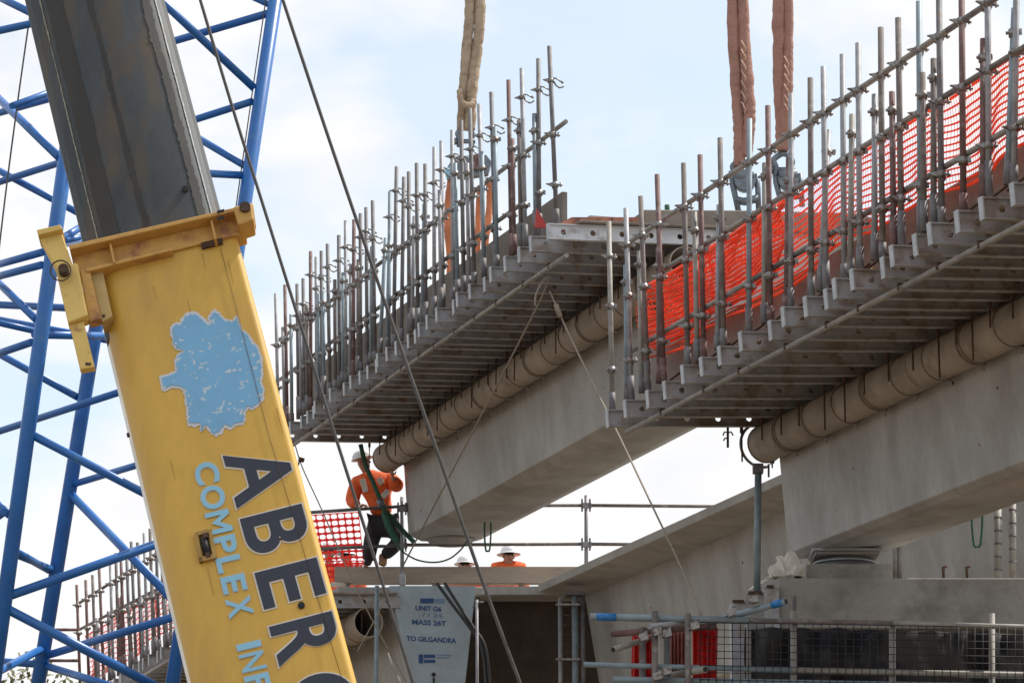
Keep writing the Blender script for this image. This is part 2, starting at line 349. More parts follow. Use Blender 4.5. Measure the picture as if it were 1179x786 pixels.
shortR = [(a, b, c, by_R(c) + 3) for a, b, c in shortR]
topR = ((724, 279), (1260, -77)); midR = ((765.6, 309.7), (1260, 5)); lowR = ((727, 404), (1260, 91))
def pickR(k, i, rnd):
    red = {('t', 3), ('t', 5), ('t', 8), ('t', 18), ('s', 2), ('s', 6), ('s', 10), ('s', 13)}
    if (k, i) in red: return RED
    if (k, i) in {('t', 0), ('s', 1)}: return PALE
    if (k, i) in {('s', 0), ('t', 7), ('t', 16), ('s', 14)}: return GALVB
    return rnd.choice((GALV, GALV, GALVD, GALVD, BRN, GALV)) if k == 't' else rnd.choice((GALV, GALV, BRN, PALE))
poleTR = tR + .09
platR, dxR, dzR, ssR = platform(AR, 'nearer scaffold edge platform with red netting along its handrail', None, RBX, kR, tR, hR, 1.95, tallR, shortR, (topR, midR, lowR), poleTR + .05, poleTR, pickR, 3)
SL_R = max(ssR) + .3
def platform_common(A, root, k, te, he, ss, blen, edge, rod_ts, m_edge=PALE, rodpx=None, seed=1):
    rnd = random.Random(seed)
    dx = (V + Z * k).normalized(); dz = (Z - V * k).normalized(); s1 = max(ss) + .12; s0 = min(ss) - .05
    # plywood deck laid across the brackets
    a = A.w(s0, te + .34, he + .34 * k + .004)
    nb = 4
    for q in range(nb):
        sa, sb = s0 + (s1 - s0) * q / nb, s0 + (s1 - s0) * (q + 1) / nb - .01
        c = A.w((sa + sb) / 2, te, he) + dx * (.3 + (blen - .3) / 2) + dz * .016
        MB().box(c, dx * (blen - .3) / 2, U * (sb - sa) / 2, dz * .011).build('deck_board', PLY, root)
    P = [A.onT(*edge[0], A.loc(A.sec(*edge[0]))[1]), A.onT(*edge[1], A.loc(A.sec(*edge[0]))[1])]
    n = 3
    for q in range(n): MB().tube([P[0].lerp(P[1], q / n), P[0].lerp(P[1], (q + 1) / n - .004)], .0242, 12).build('edge_tube', m_edge, root)
    for q, s_ in enumerate(ss):
        f = (s_ - A.loc(P[0])[0]) / max(.01, (A.loc(P[1])[0] - A.loc(P[0])[0]))
        if 0 < f < 1 and q % 2 == 0:
            p = P[0].lerp(P[1], f); MB().box(p + Z * .012, U * .014, V * .028, Z * .028).build('edge_clamp', ROD, root)
    for q, s_ in enumerate(ss):
        tt = rod_ts + rnd.uniform(-.02, .02); L_ = rnd.choice((.22, .26, .34, .42))
        p = A.w(s_ - .05, te, he) + dx * (tt - te) - dz * (BRH - .01)
        b = MB().tube([p, p - Z * L_], .0085, 6); b.tube([p - Z * .06, p + Z * .02], .018, 6); b.build('tie_rod', ROD, root)
pipe_c = AR.th(881, 511); pR = .178
platform_common(AR, platR, kR, tR, hR, ssR, 1.95, ((722, 497), (1262, 214)), pipe_c[0] - .235, PALE, seed=5)
def girder(A, label, poly, s1, m, name='concrete_girder', s0=0.0, cat='girder', top=None):
    root = thing(name, label, cat, A.w((s0 + s1) / 2, sum(p[0] for p in poly) / len(poly), min(p[1] for p in poly)))
    P = [A.w(s0, t, h) for t, h in poly]
    MB().prism(P, U * (s1 - s0)).build('web', m, root, bevel=.012)
    if top:
        P = [A.w(s0 - .02, t, h) for t, h in top]; MB().prism(P, U * (s1 - s0 + .04)).build('flange', m, root, bevel=.01)
    return root
def girder_poly(A, tl, bl, cl, cr_, shrink=None, k=0):
    """top-left, bottom-left, soffit left, soffit right pixels in section; mirrored to the right"""
    a, b, c, d = [A.th(*p) for p in (tl, bl, cl, cr_)]
    mid = (c[0] + d[0]) / 2
    mir = lambda p, dh=0: (2 * mid - p[0], p[1] + dh)
    return [a, b, c, d, mir(b), mir(a)], mid
polyR, midRt = girder_poly(AR, (892, 478), (907, 637), (917, 643), (990, 643))
hu = hR + kR * (polyR[0][0] - tR) + .03
polyR[0] = (polyR[0][0], hu - .01); polyR[-1] = (polyR[-1][0], hu - .01)
flR = [(tR + .42, hR + kR * .42 + .035), (midRt + 1.15, hu + .04), (midRt + 1.15, hu + .16), (tR + .42, hR + kR * .42 + .155)]
gR = girder(AR, 'nearer concrete girder resting on the bearing at the right', polyR, SL_R + .3, CONC, top=None)
# edge upstand (formed kerb) behind the standards
def kerb(A, line, te_off, te, hbase, thick, m, parent, s0, s1, name='edge_upstand'):
    T = te + te_off
    a, b = A.onT(*line[0], T), A.onT(*line[1], T); la, lb = A.loc(a), A.loc(b)
    H = lambda s_: la[2] + (lb[2] - la[2]) * (s_ - la[0]) / (lb[0] - la[0])
    P = [A.w(s0, T, hbase), A.w(s1, T, hbase), A.w(s1, T, H(s1)), A.w(s0, T, H(s0))]
    return MB().prism(P, V * thick).build(name, m, parent, bevel=.004), H
kR_o, HkR = kerb(AR, ((862, 346), (1159, 178)), .42, tR, hR + kR * .42 + .036, .06, KERB, gR, .1, SL_R + .3)
fl = [AR.w(.1, tR + .485, hR + kR * .485 + .036), AR.w(.1, midRt + 1.2, hu + .02), AR.w(.1, midRt + 1.2, hu + .12), AR.w(.1, tR + .485, hR + kR * .485 + .136)]
MB().prism(fl, U * (SL_R + .2)).build('flange', CONC, gR)
# triangular form braces in front of the kerb
for i, s_ in enumerate(ssR[2:]):
    t0_ = tR + .17; h0 = hR + kR * .17
    b = MB().tube([AR.w(s_ + .12, t0_, h0 + .02), AR.w(s_ + .12, tR + .40, h0 + .20)], .010, 6)
    b.build('form_brace', ROD, gR)
    if i % 3 != 1:
        MB().box(AR.w(s_ + .2, tR + .36, h0 + .075), U * .10, V * .02, Z * .05).build('form_block', (PLYY, REDW, PLY)[i % 3 if i > 5 else 1], gR)
def drain(A, label, c, r, s0, s1, pitch, seed=1, bandend=True):
    rnd = random.Random(seed)
    root = thing('void_tube', label, 'pipe', A.w((s0 + s1) / 2, c[0], c[1] - r))
    n = 20; joints = [s0, s0 + (s1 - s0) * .36, s0 + (s1 - s0) * .7, s1]
    for q in range(3):
        # hollow wall with a little wobble
        b = MB(); N = 12; outer = []; sa, sb = joints[q] + (.004 if q else 0), joints[q + 1] - .004
        for j in range(N + 1):
            s_ = sa + (sb - sa) * j / N; rr = r * (1 + .006 * math.sin(s_ * 3.1 + q))
            for k in range(32):
                w = 2 * math.pi * k / 32; outer.append(A.w(s_, c[0] + math.cos(w) * rr, c[1] + math.sin(w) * rr))
        fs = [(j * 32 + k, j * 32 + (k + 1) % 32, (j + 1) * 32 + (k + 1) % 32, (j + 1) * 32 + k) for j in range(N) for k in range(32)]
        b.add(outer, fs, True)
        inner = [A.w(s_, c[0] + math.cos(2 * math.pi * k / 32) * r * .93, c[1] + math.sin(2 * math.pi * k / 32) * r * .93) for s_ in (sa, sb) for k in range(32)]
        b.add(inner, [(k, 32 + k, 32 + (k + 1) % 32, (k + 1) % 32) for k in range(32)], True)
        for s_ in (sa, sb):
            o = len(b.v); P = [A.w(s_, c[0] + math.cos(2 * math.pi * k / 32) * rr, c[1] + math.sin(2 * math.pi * k / 32) * rr) for rr in (r, r * .93) for k in range(32)]
            b.add(P, [(k, (k + 1) % 32, 32 + (k + 1) % 32, 32 + k) for k in range(32)])
        b.build('tube_section', PIPE, root)
    s_ = s0 + .02; i = 0
    while s_ < s1:
        big = i % 3 == 1
        b = MB(); ring = [A.w(s_, c[0] + math.cos(w) * r * 1.03, c[1] + math.sin(w) * r * 1.03) for w in [2 * math.pi * k / 28 for k in range(29)]]
        b.tube(ring, .012 if big else .006, 6, False)
        if big: b.tube([p + U * .05 for p in ring], .009, 6, False)
        b.build('strap', BAND, root)
        w = -1.2; p = A.w(s_, c[0] + math.cos(w) * r * 1.08, c[1] + math.sin(w) * r * 1.08)
        b = MB().tube([p - U * .03, p + U * .03], .014, 6); b.tube([p + Z * .02, p - Z * .05], .008, 6); b.build('strap_bolt', CLAMP, root)
        s_ += pitch * rnd.uniform(.9, 1.1); i += 1
    return root
drain(AR, 'brown cardboard void tube beneath the nearer scaffold platform', pipe_c, pR, -.02, SL_R, .62)
# ---------------------------------------------------------------- left assembly (lifted, farther)
LX = [321, 332.5, 342, 349, 356, 363.5, 373, 382, 391, 402, 409, 418, 428, 435.5, 444.5, 454, 464.5, 472.6, 481.5, 493.6, 504.7, 516.4, 527.5, 540, 552, 566, 582.6, 596.7, 612, 632]
lyL = lambda x: 494 - .7331 * (x - 321)
LBX = [(x, lyL(x)) for x in LX]
tL, hL = AL.th(321, 494); t2, h2 = AL.th(440, 496); kL = (h2 - hL) / (t2 - tL)
by_L = lambda x: lyL(x) - 2
tallL = [(317.4, 338, 321), (328, 328, 331), (342, 327, 344), (349, 320.6, 351), (357.6, 289.5, 358), (364, 296, 365), (370, 289, 371), (377, 281, 380), (390, 271, 391), (398, 254, 398), (407.5, 253, 407), (415, 246, 415), (421.5, 239, 423), (429, 231, 432), (449, 220.7, 447), (456.6, 192, 453), (465, 204, 462), (470.6, 198, 471), (479.7, 188, 481), (489.5, 189, 490), (500, 169.6, 500), (508, 162.5, 510), (520.5, 150, 522), (531, 139, 534), (541, 125, 546), (551.5, 120, 558), (565.6, 106.5, 571), (585.4, 92.4, 589), (600.6, 79, 605), (619.8, 68, 621), (632.4, 53.5, 641)]
tallL = [(a, b, c, by_L(c) - 2, 1) for a, b, c in tallL]
shortL = [(325.6, 376.6, 328), (335, 362, 336), (346, 358, 347), (353, 351, 354), (367, 338, 366), (372, 336, 373), (385.5, 322, 386), (395, 314, 395), (404, 304, 403), (412.5, 299, 412), (428, 284, 427), (444, 274, 437), (449, 266, 445), (477, 249, 474), (488.6, 235, 486), (506, 219, 508), (524, 188, 527), (538, 188, 540), (555, 175, 557), (569.7, 146, 572), (590, 160, 592), (597.5, 139, 600), (615, 131, 617)]
shortL = [(a, b, c, by_L(c) + 3) for a, b, c in shortL]
topL = ((322, 391), (651.6, 140)); midL = ((322, 437), (600, 235)); 
def pickL(k, i, rnd):
    if (k, i) in {('t', 4), ('t', 1), ('t', 27), ('t', 10), ('s', 20)}: return RED
    if (k, i) in {('s', 1), ('s', 4), ('s', 5), ('s', 12), ('s', 16), ('t', 14), ('s', 11)}: return GALVB
    return rnd.choice((GALV, GALVD, GALVD, BRN, GALV, GALVD)) if k == 't' else rnd.choice((GALV, GALV, GALVB, BRN))
poleTL = tL + .09
platL, dxL, dzL, ssL = platform(AL, 'farther scaffold edge platform, bristling with bare standards, on the lifted girder', None, LBX, kL, tL, hL, 1.95, tallL, shortL, (topL, midL), poleTL + .05, poleTL, pickL, 11, ckind=(1, 2))
sLe = max(ssL)
pipe_cL = AL.th(446, 527)
platform_common(AL, platL, kL, tL, hL, ssL, 1.95, ((338, 512), (654, 293)), pipe_cL[0] - .245, PALE, seed=9)
polyL, midLt = girder_poly(AL, (462, 508), (470, 616), (485, 623), (539, 625))
huL = hL + kL * (polyL[0][0] - tL) + .03
polyL[0] = (polyL[0][0], huL - .01); polyL[-1] = (polyL[-1][0], huL - .01)
gL = girder(AL, 'farther concrete girder held up by the crane slings', polyL, sLe - .03, CONC)
tLr = AL.loc(AL.sec(1005, 250, sLe))[1]
fl = [AL.w(0, tL + .485, hL + kL * .485 + .036), AL.w(0, tLr, huL + .02), AL.w(0, tLr, huL + .12), AL.w(0, tL + .485, hL + kL * .485 + .136)]
MB().prism(fl, U * (sLe - .1)).build('flange', CONC, gL)
kerb(AL, ((576, 271), (614, 244)), .42, tL, hL + kL * .42 + .036, .06, KERB, gL, .1, sLe - .75)
# near end: red timber stop end and the cast end diaphragm
def lpt(px, py, ss): a = AL.loc(AL.sec(px, py, ss)); return AL.w(*a)
P = [lpt(x, y, sLe - .04) for x, y in ((641, 264), (742, 263), (742, 250), (658, 250), (641, 259))]
MB().prism(P, -U * .09).build('stop_end_form', REDW, gL)
for x in (668, 690, 706, 728): MB().prism([lpt(x, 264, sLe + .0), lpt(x + 8, 264, sLe), lpt(x + 8, 251, sLe), lpt(x, 251, sLe)], -U * .03).build('form_stud', REDW, gL)
P = [lpt(x, y, sLe - .03) for x, y in ((742, 264), (1005, 268), (1005, 250), (985, 245), (870, 242), (742, 241))]
MB().prism(P, -U * .4).build('end_diaphragm', KERB, gL, bevel=.015)
P = [lpt(x, y, sLe - .35) for x, y in ((616, 262), (631, 262), (618, 240))]
MB().prism(P, -U * .02).build('red_form_gusset', mat('red_paint', (.5, .05, .04), .6), gL)
drain(AL, 'brown cardboard void tube beneath the farther scaffold platform', pipe_cL, .19, -.05, sLe, .62, seed=4)
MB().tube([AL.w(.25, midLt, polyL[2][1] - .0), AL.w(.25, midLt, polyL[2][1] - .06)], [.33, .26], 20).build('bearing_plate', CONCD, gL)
# ---------------------------------------------------------------- middle girder (already landed)
a, b = AM.th(673, 685), AM.th(692, 800); c = AM.th(699, 820); midM = c[0] + .34
polyM = [a, b, c, (2 * midM - c[0], c[1]), (2 * midM - b[0], b[1]), (2 * midM - a[0], a[1])]
gM = girder(AM, 'flared concrete girder standing between the two lifted spans', polyM, 12.0, CONC)
f0, f1 = AM.th(620, 672), AM.th(622, 681)
fM = [f0, (f0[0] + .01, f1[1]), (a[0] - .02, a[1] - .02), (2 * midM - a[0] + .02, a[1] - .02), (2 * midM - f0[0], f1[1]), (2 * midM - f0[0], f0[1])]
MB().prism([AM.w(-.03, t, h) for t, h in fM], U * 12.05).build('flange', CONC, gM, bevel=.012)
for q, (x, y) in enumerate(((786, 627), (852, 591), (893, 560), (905, 585))):
    p = plane(x, y, AM.w(0, a[0] - .03 if q != 9 else 0, 0), V); MB().tube([p - V * .01, p - V * -.03], .03, 10).build('form_hole', BLK, gM)
# ---------------------------------------------------------------- far lower girder with the stencilled end
gp = [AG.th(*p) for p in ((449, 674), (477, 800), (484, 818), (527, 818), (534, 800), (548, 674))]
gG = girder(AG, 'pale blue-grey ended girder stencilled TO GILGANDRA under the timber plank', gp, -.03, CONC, s0=-13)
MB().prism([AG.w(-.03, t, h) for t, h in gp], U * .03).build('end_face', CONCB, gG)
f = [AG.th(*p) for p in ((392, 686), (452, 686), (546, 684), (560, 683), (560, 674), (392, 674))]
MB().prism([AG.w(-13, t, h) for t, h in f], U * 12.9).build('flange', CONC, gG, bevel=.01)
tG, hG = AG.th(288, 685); t2, h2 = AG.th(447, 685.5); kG = (h2 - hG) / (t2 - tG)
GX = []; x = 288.0
while x > 96: GX.append(x); x -= .0077 * (x + 700)
GX = GX[::-1]; lyG = lambda x: 1270 - .592 * (x + 700)
GBX = [(x, lyG(x)) for x in GX]
rg = random.Random(5)
tallG = [(x - 1 + rg.uniform(-1, 1), 671 - .71 * (x - 89) + rg.uniform(-4, 4), x + 4, lyG(x + 4) - 3, 0) for x in [89, 99, 107, 116, 127] + [x for x in GX if x > 130]]
shortG = [(x + 3 + rg.uniform(-1, 1), lyG(x) - 75 + rg.uniform(-6, 6), x + 6, lyG(x + 5) - 2) for x in GX[1::2]]
shortG += [(137, 688, 137, lyG(137) - 3), (140, 686, 140, lyG(140) - 3)]
platG, dxG, dzG, ssG = platform(AG, 'farthest scaffold edge platform, seen through the blue lattice boom', None, GBX, kG, tG, hG, 1.95, tallG, shortG, (((90, 694.6), (285, 570)), ((92, 724), (285, 624))), tG + .14, tG + .09,
    lambda k, i, r: r.choice((RED, BRN, BRN, GALVD, RED, GALV)), 21, ckind=(0, 2))
platform_common(AG, platG, kG, tG, hG, ssG, 1.95, ((160, 781), (300, 698)), AG.th(425, 716)[0] - .1, PALE, seed=3)
drain(AG, 'open ended brown void tube beside the stencilled girder end', AG.th(424, 716), .2, -9, .02, .5, seed=6)
# stencils on the end face
def text_obj(name, body, m, parent, M, size, off=0.0, ext=.0015, sx=1.0):
    c = bpy.data.curves.new(name, 'FONT'); c.body = body; c.size = size; c.offset = off; c.extrude = ext; c.resolution_u = 4
    t = bpy.data.objects.new('tmp', c); COL.objects.link(t); dg = bpy.context.evaluated_depsgraph_get(); me = bpy.data.meshes.new_from_object(t.evaluated_get(dg))
    bpy.data.objects.remove(t); me.name = name
    me.transform(Matrix.Scale(sx, 4, (1, 0, 0))); me.materials.clear(); me.materials.append(m)
    return place(me, name, parent, M)
fp = U.copy(); fr = V.copy()
def gface(x, y, lift=.004): p = AG.sec(x, y); return p + U * lift
for body, x, y, hpx, m, w in (('UNIT G6', 478, 702, 5.5, BLUEINK, 32), ('/ / 24', 486, 709.5, 5, INKP, 30), ('MASS 26T', 474, 718, 5.5, BLUEINK, 48), ('TO GILGANDRA', 468, 737, 5.5, BLUEINK, 64)):
    p = gface(x, y); s_ = ppm(p); size = hpx / s_ / .70
    cw = {'UNIT G6': 3.9, '/ / 24': 2.6, 'MASS 26T': 4.9, 'TO GILGANDRA': 7.9}[body] * size
    text_obj('stencil_lettering', body, m, gG, frame(p, fr, Z, fp), size, .002 / 1, .001, (w / s_) / cw)
for x0, y0, x1, y1, m in ((484, 688.5, 499, 694, BLUEINK), (500, 689, 512, 694, INKP), (482, 753, 487, 763, BLUEINK), (488, 753, 501, 757, BLUEINK), (488, 759, 501, 762.5, BLUEINK), (503, 753, 520, 754.2, INKP), (503, 756, 518, 757.2, INKP)):
    MB().prism([gface(x0, y1), gface(x1, y1), gface(x1, y0), gface(x0, y0)], U * .002).build('stencil_mark', m, gG)
p = gface(499, 776); MB().tube([p, p + U * .02], .025, 12).build('lifting_hole', BLK, gG)
MB().tube([p - Z * .04 + U * .01, p - Z * .2 + U * .01], .012, 8).build('drip_pipe', BLK, gG)
# ---------------------------------------------------------------- left pier
def pbox(x0, y0, x1, y1, Y0, Y1, b=None):
    """box whose front face spans the pixels at depth Y0, going back to Y1"""
    b = b or MB(); a_, c_ = at(x0, y1, Y0), at(x1, y0, Y0); lo = Vector((min(a_.x, c_.x), Y0, min(a_.z, c_.z))); hi = Vector((max(a_.x, c_.x), Y1, max(a_.z, c_.z)))
    ce = (lo + hi) / 2; h = (hi - lo) / 2
    return b.box(ce, Vector((h.x, 0, 0)), Vector((0, h.y, 0)), Vector((0, 0, h.z)))
def single(b, name, m, label, cat, group=None, bevel=0):
    return tag(b.build(name, m, None, bevel=bevel), label, cat, group)
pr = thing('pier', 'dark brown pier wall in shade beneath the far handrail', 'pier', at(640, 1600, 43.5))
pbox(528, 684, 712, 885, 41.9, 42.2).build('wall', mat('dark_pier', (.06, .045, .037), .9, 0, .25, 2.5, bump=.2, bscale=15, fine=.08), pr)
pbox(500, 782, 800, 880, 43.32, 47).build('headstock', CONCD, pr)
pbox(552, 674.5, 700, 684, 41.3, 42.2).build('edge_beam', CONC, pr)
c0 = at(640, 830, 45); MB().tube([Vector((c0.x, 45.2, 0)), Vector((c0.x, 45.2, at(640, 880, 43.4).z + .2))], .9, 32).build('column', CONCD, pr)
single(pbox(385, 652, 705, 670.5, 41.75, 41.95), 'timber_plank', mat('plank', (.40, .33, .27), .85, 0, .15, 3, stain=(.3, .24, .2), sscale=5, stretch=(.3, 1, 2), fine=.06), 'long timber plank on edge that the climbing worker stands on', 'plank')
pl = bpy.data.objects['timber_plank']
for x in (400, 463, 500, 560, 600): pbox(x - 2.5, 670, x + 2.5, 674.5, 41.76, 41.9).build('packer', PLY, pl)
# handrail behind
hr = thing('handrail', 'two rail galvanised handrail behind the timber plank', 'handrail', at(560, 672, 41.5))
for (x0, y0, x1, y1) in ((330, 591.5, 463, 582.5), (463, 582, 675, 581.5), (675, 581.5, 860, 583), (330, 633, 463, 627.5), (463, 627, 675, 626), (675, 626, 800, 627)):
    tubepart('rail', [at(x0, y0, 41.5), at(x1, y1, 41.5)], .024, BRN if x0 > 400 else GALVD, hr)
for x, yt in ((463, 572), (675, 570)):
    po = tubepart('post', [at(x, yt, 41.55), at(x, 672, 41.55)], .027, GALV, hr)
    for y in ((581, 626) if x > 500 else (585, 627)):
        for dx_ in (-5, 4): pbox(x + dx_ - .8, y - 7, x + dx_ + 1.2, y + 7, 41.44, 41.48).build('wedge', GALVD, po)
        pbox(x - 6, y - 2.5, x + 6, y + 3.5, 41.45, 41.49).build('rosette', GALV, po)
    pbox(x - 3.5, 660, x + 3.5, 672, 41.42, 41.6).build('foot', CAP, po)
# barrier net with oval holes hung on the far handrail
def net_grid(A, B, C, D, nu, nv, ru, rv, sag=0.01, seed=0, jit=.01):
    """A top-left, B top-right, C bottom-right, D bottom-left; nv horizontal strips, nu strands"""
    b = MB(); nrm = (B - A).cross(D - A).normalized(); rn = random.Random(seed); off = Vector((rn.random() * 50, 0, 0))
    def pt(u, v):
        p = (A.lerp(B, u)).lerp(D.lerp(C, u), v); w = noise.noise_vector(p * .9 + off) * .11 + noise.noise_vector(p * 4 + off) * jit * 1.6
        e = min(1, v * 4 + .2); return p + nrm * (w.x * 1.6 * e) + Z * (w.y * .6 * e) - Z * sag * math.sin(v * math.pi)
    st = max(24, int((B - A).length / .06))
    for j in range(nv + 1):
        v = j / nv; b.tube([pt(i / st, v) for i in range(st + 1)], ru * (1.5 if j in (0, nv) else 1), 4)
    for i in range(nu + 1):
        u = i / nu; b.tube([pt(u, j / (nv)) for j in range(nv + 1)], rv, 3, False)
    return b
def cell_net(A, B, C, D, nu, nv, seed=0):
    b = MB(); rn = random.Random(seed)
    def pt(u, v):
        p = (A.lerp(B, u)).lerp(D.lerp(C, u), v); w = noise.noise_vector(p * 1.7); return p + Vector((0, .05 * w.x, .035 * w.y * v))
    K = 10
    for i in range(nu):
        for j in range(nv):
            o = len(b.v); P = []
            for k in range(K):
                w = 2 * math.pi * (k + .5) / K; c_, s_ = math.cos(w), math.sin(w); m_ = max(abs(c_), abs(s_))
                P.append((.5 + .42 * math.copysign(abs(c_) ** .6, c_), .5 + .36 * math.copysign(abs(s_) ** .7, s_)))
            Q = [(.5 + .5 * math.cos(2 * math.pi * (k + .5) / K) / max(abs(math.cos(2 * math.pi * (k + .5) / K)), abs(math.sin(2 * math.pi * (k + .5) / K))),
                  .5 + .5 * math.sin(2 * math.pi * (k + .5) / K) / max(abs(math.cos(2 * math.pi * (k + .5) / K)), abs(math.sin(2 * math.pi * (k + .5) / K)))) for k in range(K)]
            W = [pt((i + p[0]) / nu, (j + p[1]) / nv) for p in P + Q]
            b.add(W, [(k, (k + 1) % K, K + (k + 1) % K, K + k) for k in range(K)])
            # close the corners
            for (cu, cv) in ((0, 0), (1, 0), (1, 1), (0, 1)):
                d2 = sorted(range(K), key=lambda k: (Q[k][0] - cu) ** 2 + (Q[k][1] - cv) ** 2)[:2]
                b.add([W[K + d2[0]], W[K + d2[1]], pt((i + cu) / nu, (j + cv) / nv)], [(0, 1, 2)])
    return b
def solid(o, t):
    m = o.modifiers.new('solid', 'SOLIDIFY'); m.thickness = t; m.offset = 0; return o
nb = cell_net(at(330, 594, 42.52), at(413, 589, 42.52), at(421, 664, 42.52), at(345, 668, 42.52), 10, 10)
o = single(nb, 'barrier_net', NETP, 'red barrier mesh with oval holes hung on the far handrail beside the worker', 'safety net'); solid(o, .004)
nb = cell_net(at(335, 645, 42.40), at(418, 645, 42.36), at(416, 670, 42.3), at(340, 672, 42.3), 12, 4, 3)
o = single(nb, 'folded_net', NETP, 'bunched red mesh fold lying on the plank left of the worker', 'safety net'); solid(o, .006)
# ---------------------------------------------------------------- nets on the nearer platform
tn = tR + .24
A_ = AR.onT(745, 333, tn); B_ = AR.onT(1300, -18, tn); C_ = AR.onT(1300, 98, tn); D_ = AR.onT(748, 418, tn)
nrm_n = 26
o = single(net_grid(A_, B_, C_, D_, 230, 13, .0085, .0024, seed=2, jit=.012), 'safety_net', NET, 'orange red safety mesh stretched along the nearer scaffold handrail', 'safety net')
# second, bunched layer at the far end
A_ = AR.onT(746, 330, tn + .03); B_ = AR.onT(905, 232, tn + .03); C_ = AR.onT(905, 312, tn + .05); D_ = AR.onT(752, 402, tn + .03)
o = single(net_grid(A_, B_, C_, D_, 60, 15, .0125, .005, seed=8, jit=.03), 'doubled_net', NET, 'doubled orange mesh layer bunched at the low end of the nearer handrail', 'safety net')
An = AG.onT(98, 742, tG + .3)
o = single(net_grid(AG.onT(98, 732, tG + .3), AG.onT(280, 628, tG + .3), AG.onT(280, 672, tG + .3), AG.onT(98, 784, tG + .3), 90, 9, .008, .004, seed=5), 'far_safety_net', NETP, 'pink red mesh behind the standards of the farthest platform', 'safety net')
# outrigger tubes at the far end of the farthest platform
for y in (724.5, 760): tag(tubepart('stub_tube', [at(56, y, 50.5), at(92, y, 50.5)], .027, RED), 'short red-brown tube poking left from the farthest platform, ' + ('upper one' if y < 740 else 'lower one'), 'tube', 'stub tubes of the farthest platform')
# ---------------------------------------------------------------- right pier headstock, bearing, plastic
hp = thing('pier_headstock', 'grey concrete headstock carrying the bearing of the nearer girder', 'pier', at(1050, 900, 29.2))
zt = at(1000, 665, 28.4).z; zb = at(1000, 723, 28.4).z
xy = [(at(896, 665, 28.4).x, 28.4), (at(1420, 665, 28.4).x, 28.4), (at(1420, 665, 28.4).x, 29.86), (at(860, 680, 29.25).x, 29.86), (at(860, 680, 29.25).x, 29.25)]
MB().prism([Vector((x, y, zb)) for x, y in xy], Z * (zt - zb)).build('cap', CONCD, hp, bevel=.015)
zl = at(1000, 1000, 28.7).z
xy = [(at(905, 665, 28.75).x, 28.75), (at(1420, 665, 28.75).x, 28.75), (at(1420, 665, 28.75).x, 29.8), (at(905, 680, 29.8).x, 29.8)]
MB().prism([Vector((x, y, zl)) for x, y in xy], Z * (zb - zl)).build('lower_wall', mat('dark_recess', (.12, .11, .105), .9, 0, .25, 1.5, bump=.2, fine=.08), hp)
c0 = at(985, 760, 28.9); MB().tube([Vector((c0.x + .8, 29.3, 0)), Vector((c0.x + .8, 29.3, zl + .05))], .5, 32).build('column', CONCD, hp)
cc0 = at(955, 760, 28.66); MB().tube([Vector((cc0.x, 28.78, zl)), Vector((cc0.x, 28.78, zb + .02))], .2, 24).build('downpipe_boss', mat('boss', (.2, .19, .18), .9, 0, .25, 4), hp)
be = thing('bridge_bearing', 'round steel bridge bearing between headstock and nearer girder', 'bearing', at(962, 664, 29.05))
bc = AR.w(.36, midRt, 0); zg = AR.w(.3, midRt, polyR[2][1]).z; zp = zg - .16
for nm, r0, z0, z1, m, sq in (('plinth', .40, zt - .002, zp, CONCD, 1), ('lower_plate', .33, zp + .001, zp + .016, CAP, 1), ('pot', .27, zp + .017, zp + .065, GALVD, 0), ('piston_plate', .30, zp + .066, zp + .080, CAP, 0), ('guide_plate', .25, zp + .081, zp + .112, GALVD, 0), ('taper_plate', .30, zp + .113, zg - .016, CONCD, 1), ('sole_plate', .33, zg - .015, zg + .01, CAP, 1)):
    if z1 <= z0: continue
    if sq: MB().box((bc.x, bc.y, (z0 + z1) / 2), Vector((r0, 0, 0)), Vector((0, r0, 0)), Z * ((z1 - z0) / 2)).build(nm, m, be, bevel=.004)
    else: MB().tube([(bc.x, bc.y, z0), (bc.x, bc.y, z1)], r0, 28).build(nm, m, be)
# crumpled plastic
def crumple(name, px, py, Y, w, h, d, m, label, cat, seed=1):
    rn = random.Random(seed); bm = bmesh.new(); bmesh.ops.create_icosphere(bm, subdivisions=3, radius=1)
    c = at(px, py, Y)
    for v in bm.verts:
        n_ = noise.noise(v.co * 2.2 + Vector((seed * 9, 0, 0))); n3 = noise.cell(v.co * 2.6 + Vector((0, seed * 7, 0)))
        q = v.co * (.75 + .5 * abs(n_) + .45 * n3); v.co = Vector((q.x * w, q.y * d, max(-.05, q.z) * h))
    me = bpy.data.meshes.new(name); bm.to_mesh(me); bm.free(); me.materials.append(m)
    o = link(name, me, None, c); return tag(o, label, cat)
pl = crumple('plastic_sheet', 905, 663.5, 28.75, .17, .21, .14, PLASW, 'white crumpled plastic sheet on the left shoulder of the headstock', 'plastic sheet', 3)
MB().prism([at(862, 679, 29.3), at(892, 664, 28.7), at(896, 659, 28.9), at(870, 672, 29.2)], Vector((0, .04, .01))).build('loose_tail', PLASW, pl)
# prop under the tube end
pp = thing('steel_prop', 'tall pale steel prop standing under the end of the nearer void tube', 'prop', at(872, 684, 28.55))
tubepart('shaft', [at(873, 540, 28.9), at(871.5, 682, 28.9)], .034, GALVB, pp)
pbox(867.5, 533, 879, 543, 28.83, 28.95).build('head_plate', GALVD, pp); pbox(862, 681.5, 882, 685, 28.8, 29.0).build('foot_plate', ROD, pp)
ringc = AR.w(-.06, pipe_c[0] - .015, pipe_c[1]); b = MB(); b.tube([ringc + (V * math.cos(w) + Z * math.sin(w)) * .215 for w in [math.pi * (.55 + 1.05 * k / 20) for k in range(21)]], .016, 6)
b.build('cradle_hoop', GALVD, pp); tubepart('hanger_bolt', [at(885, 534, 28.95), at(885, 549, 28.95)], .01, GALVD, pp)
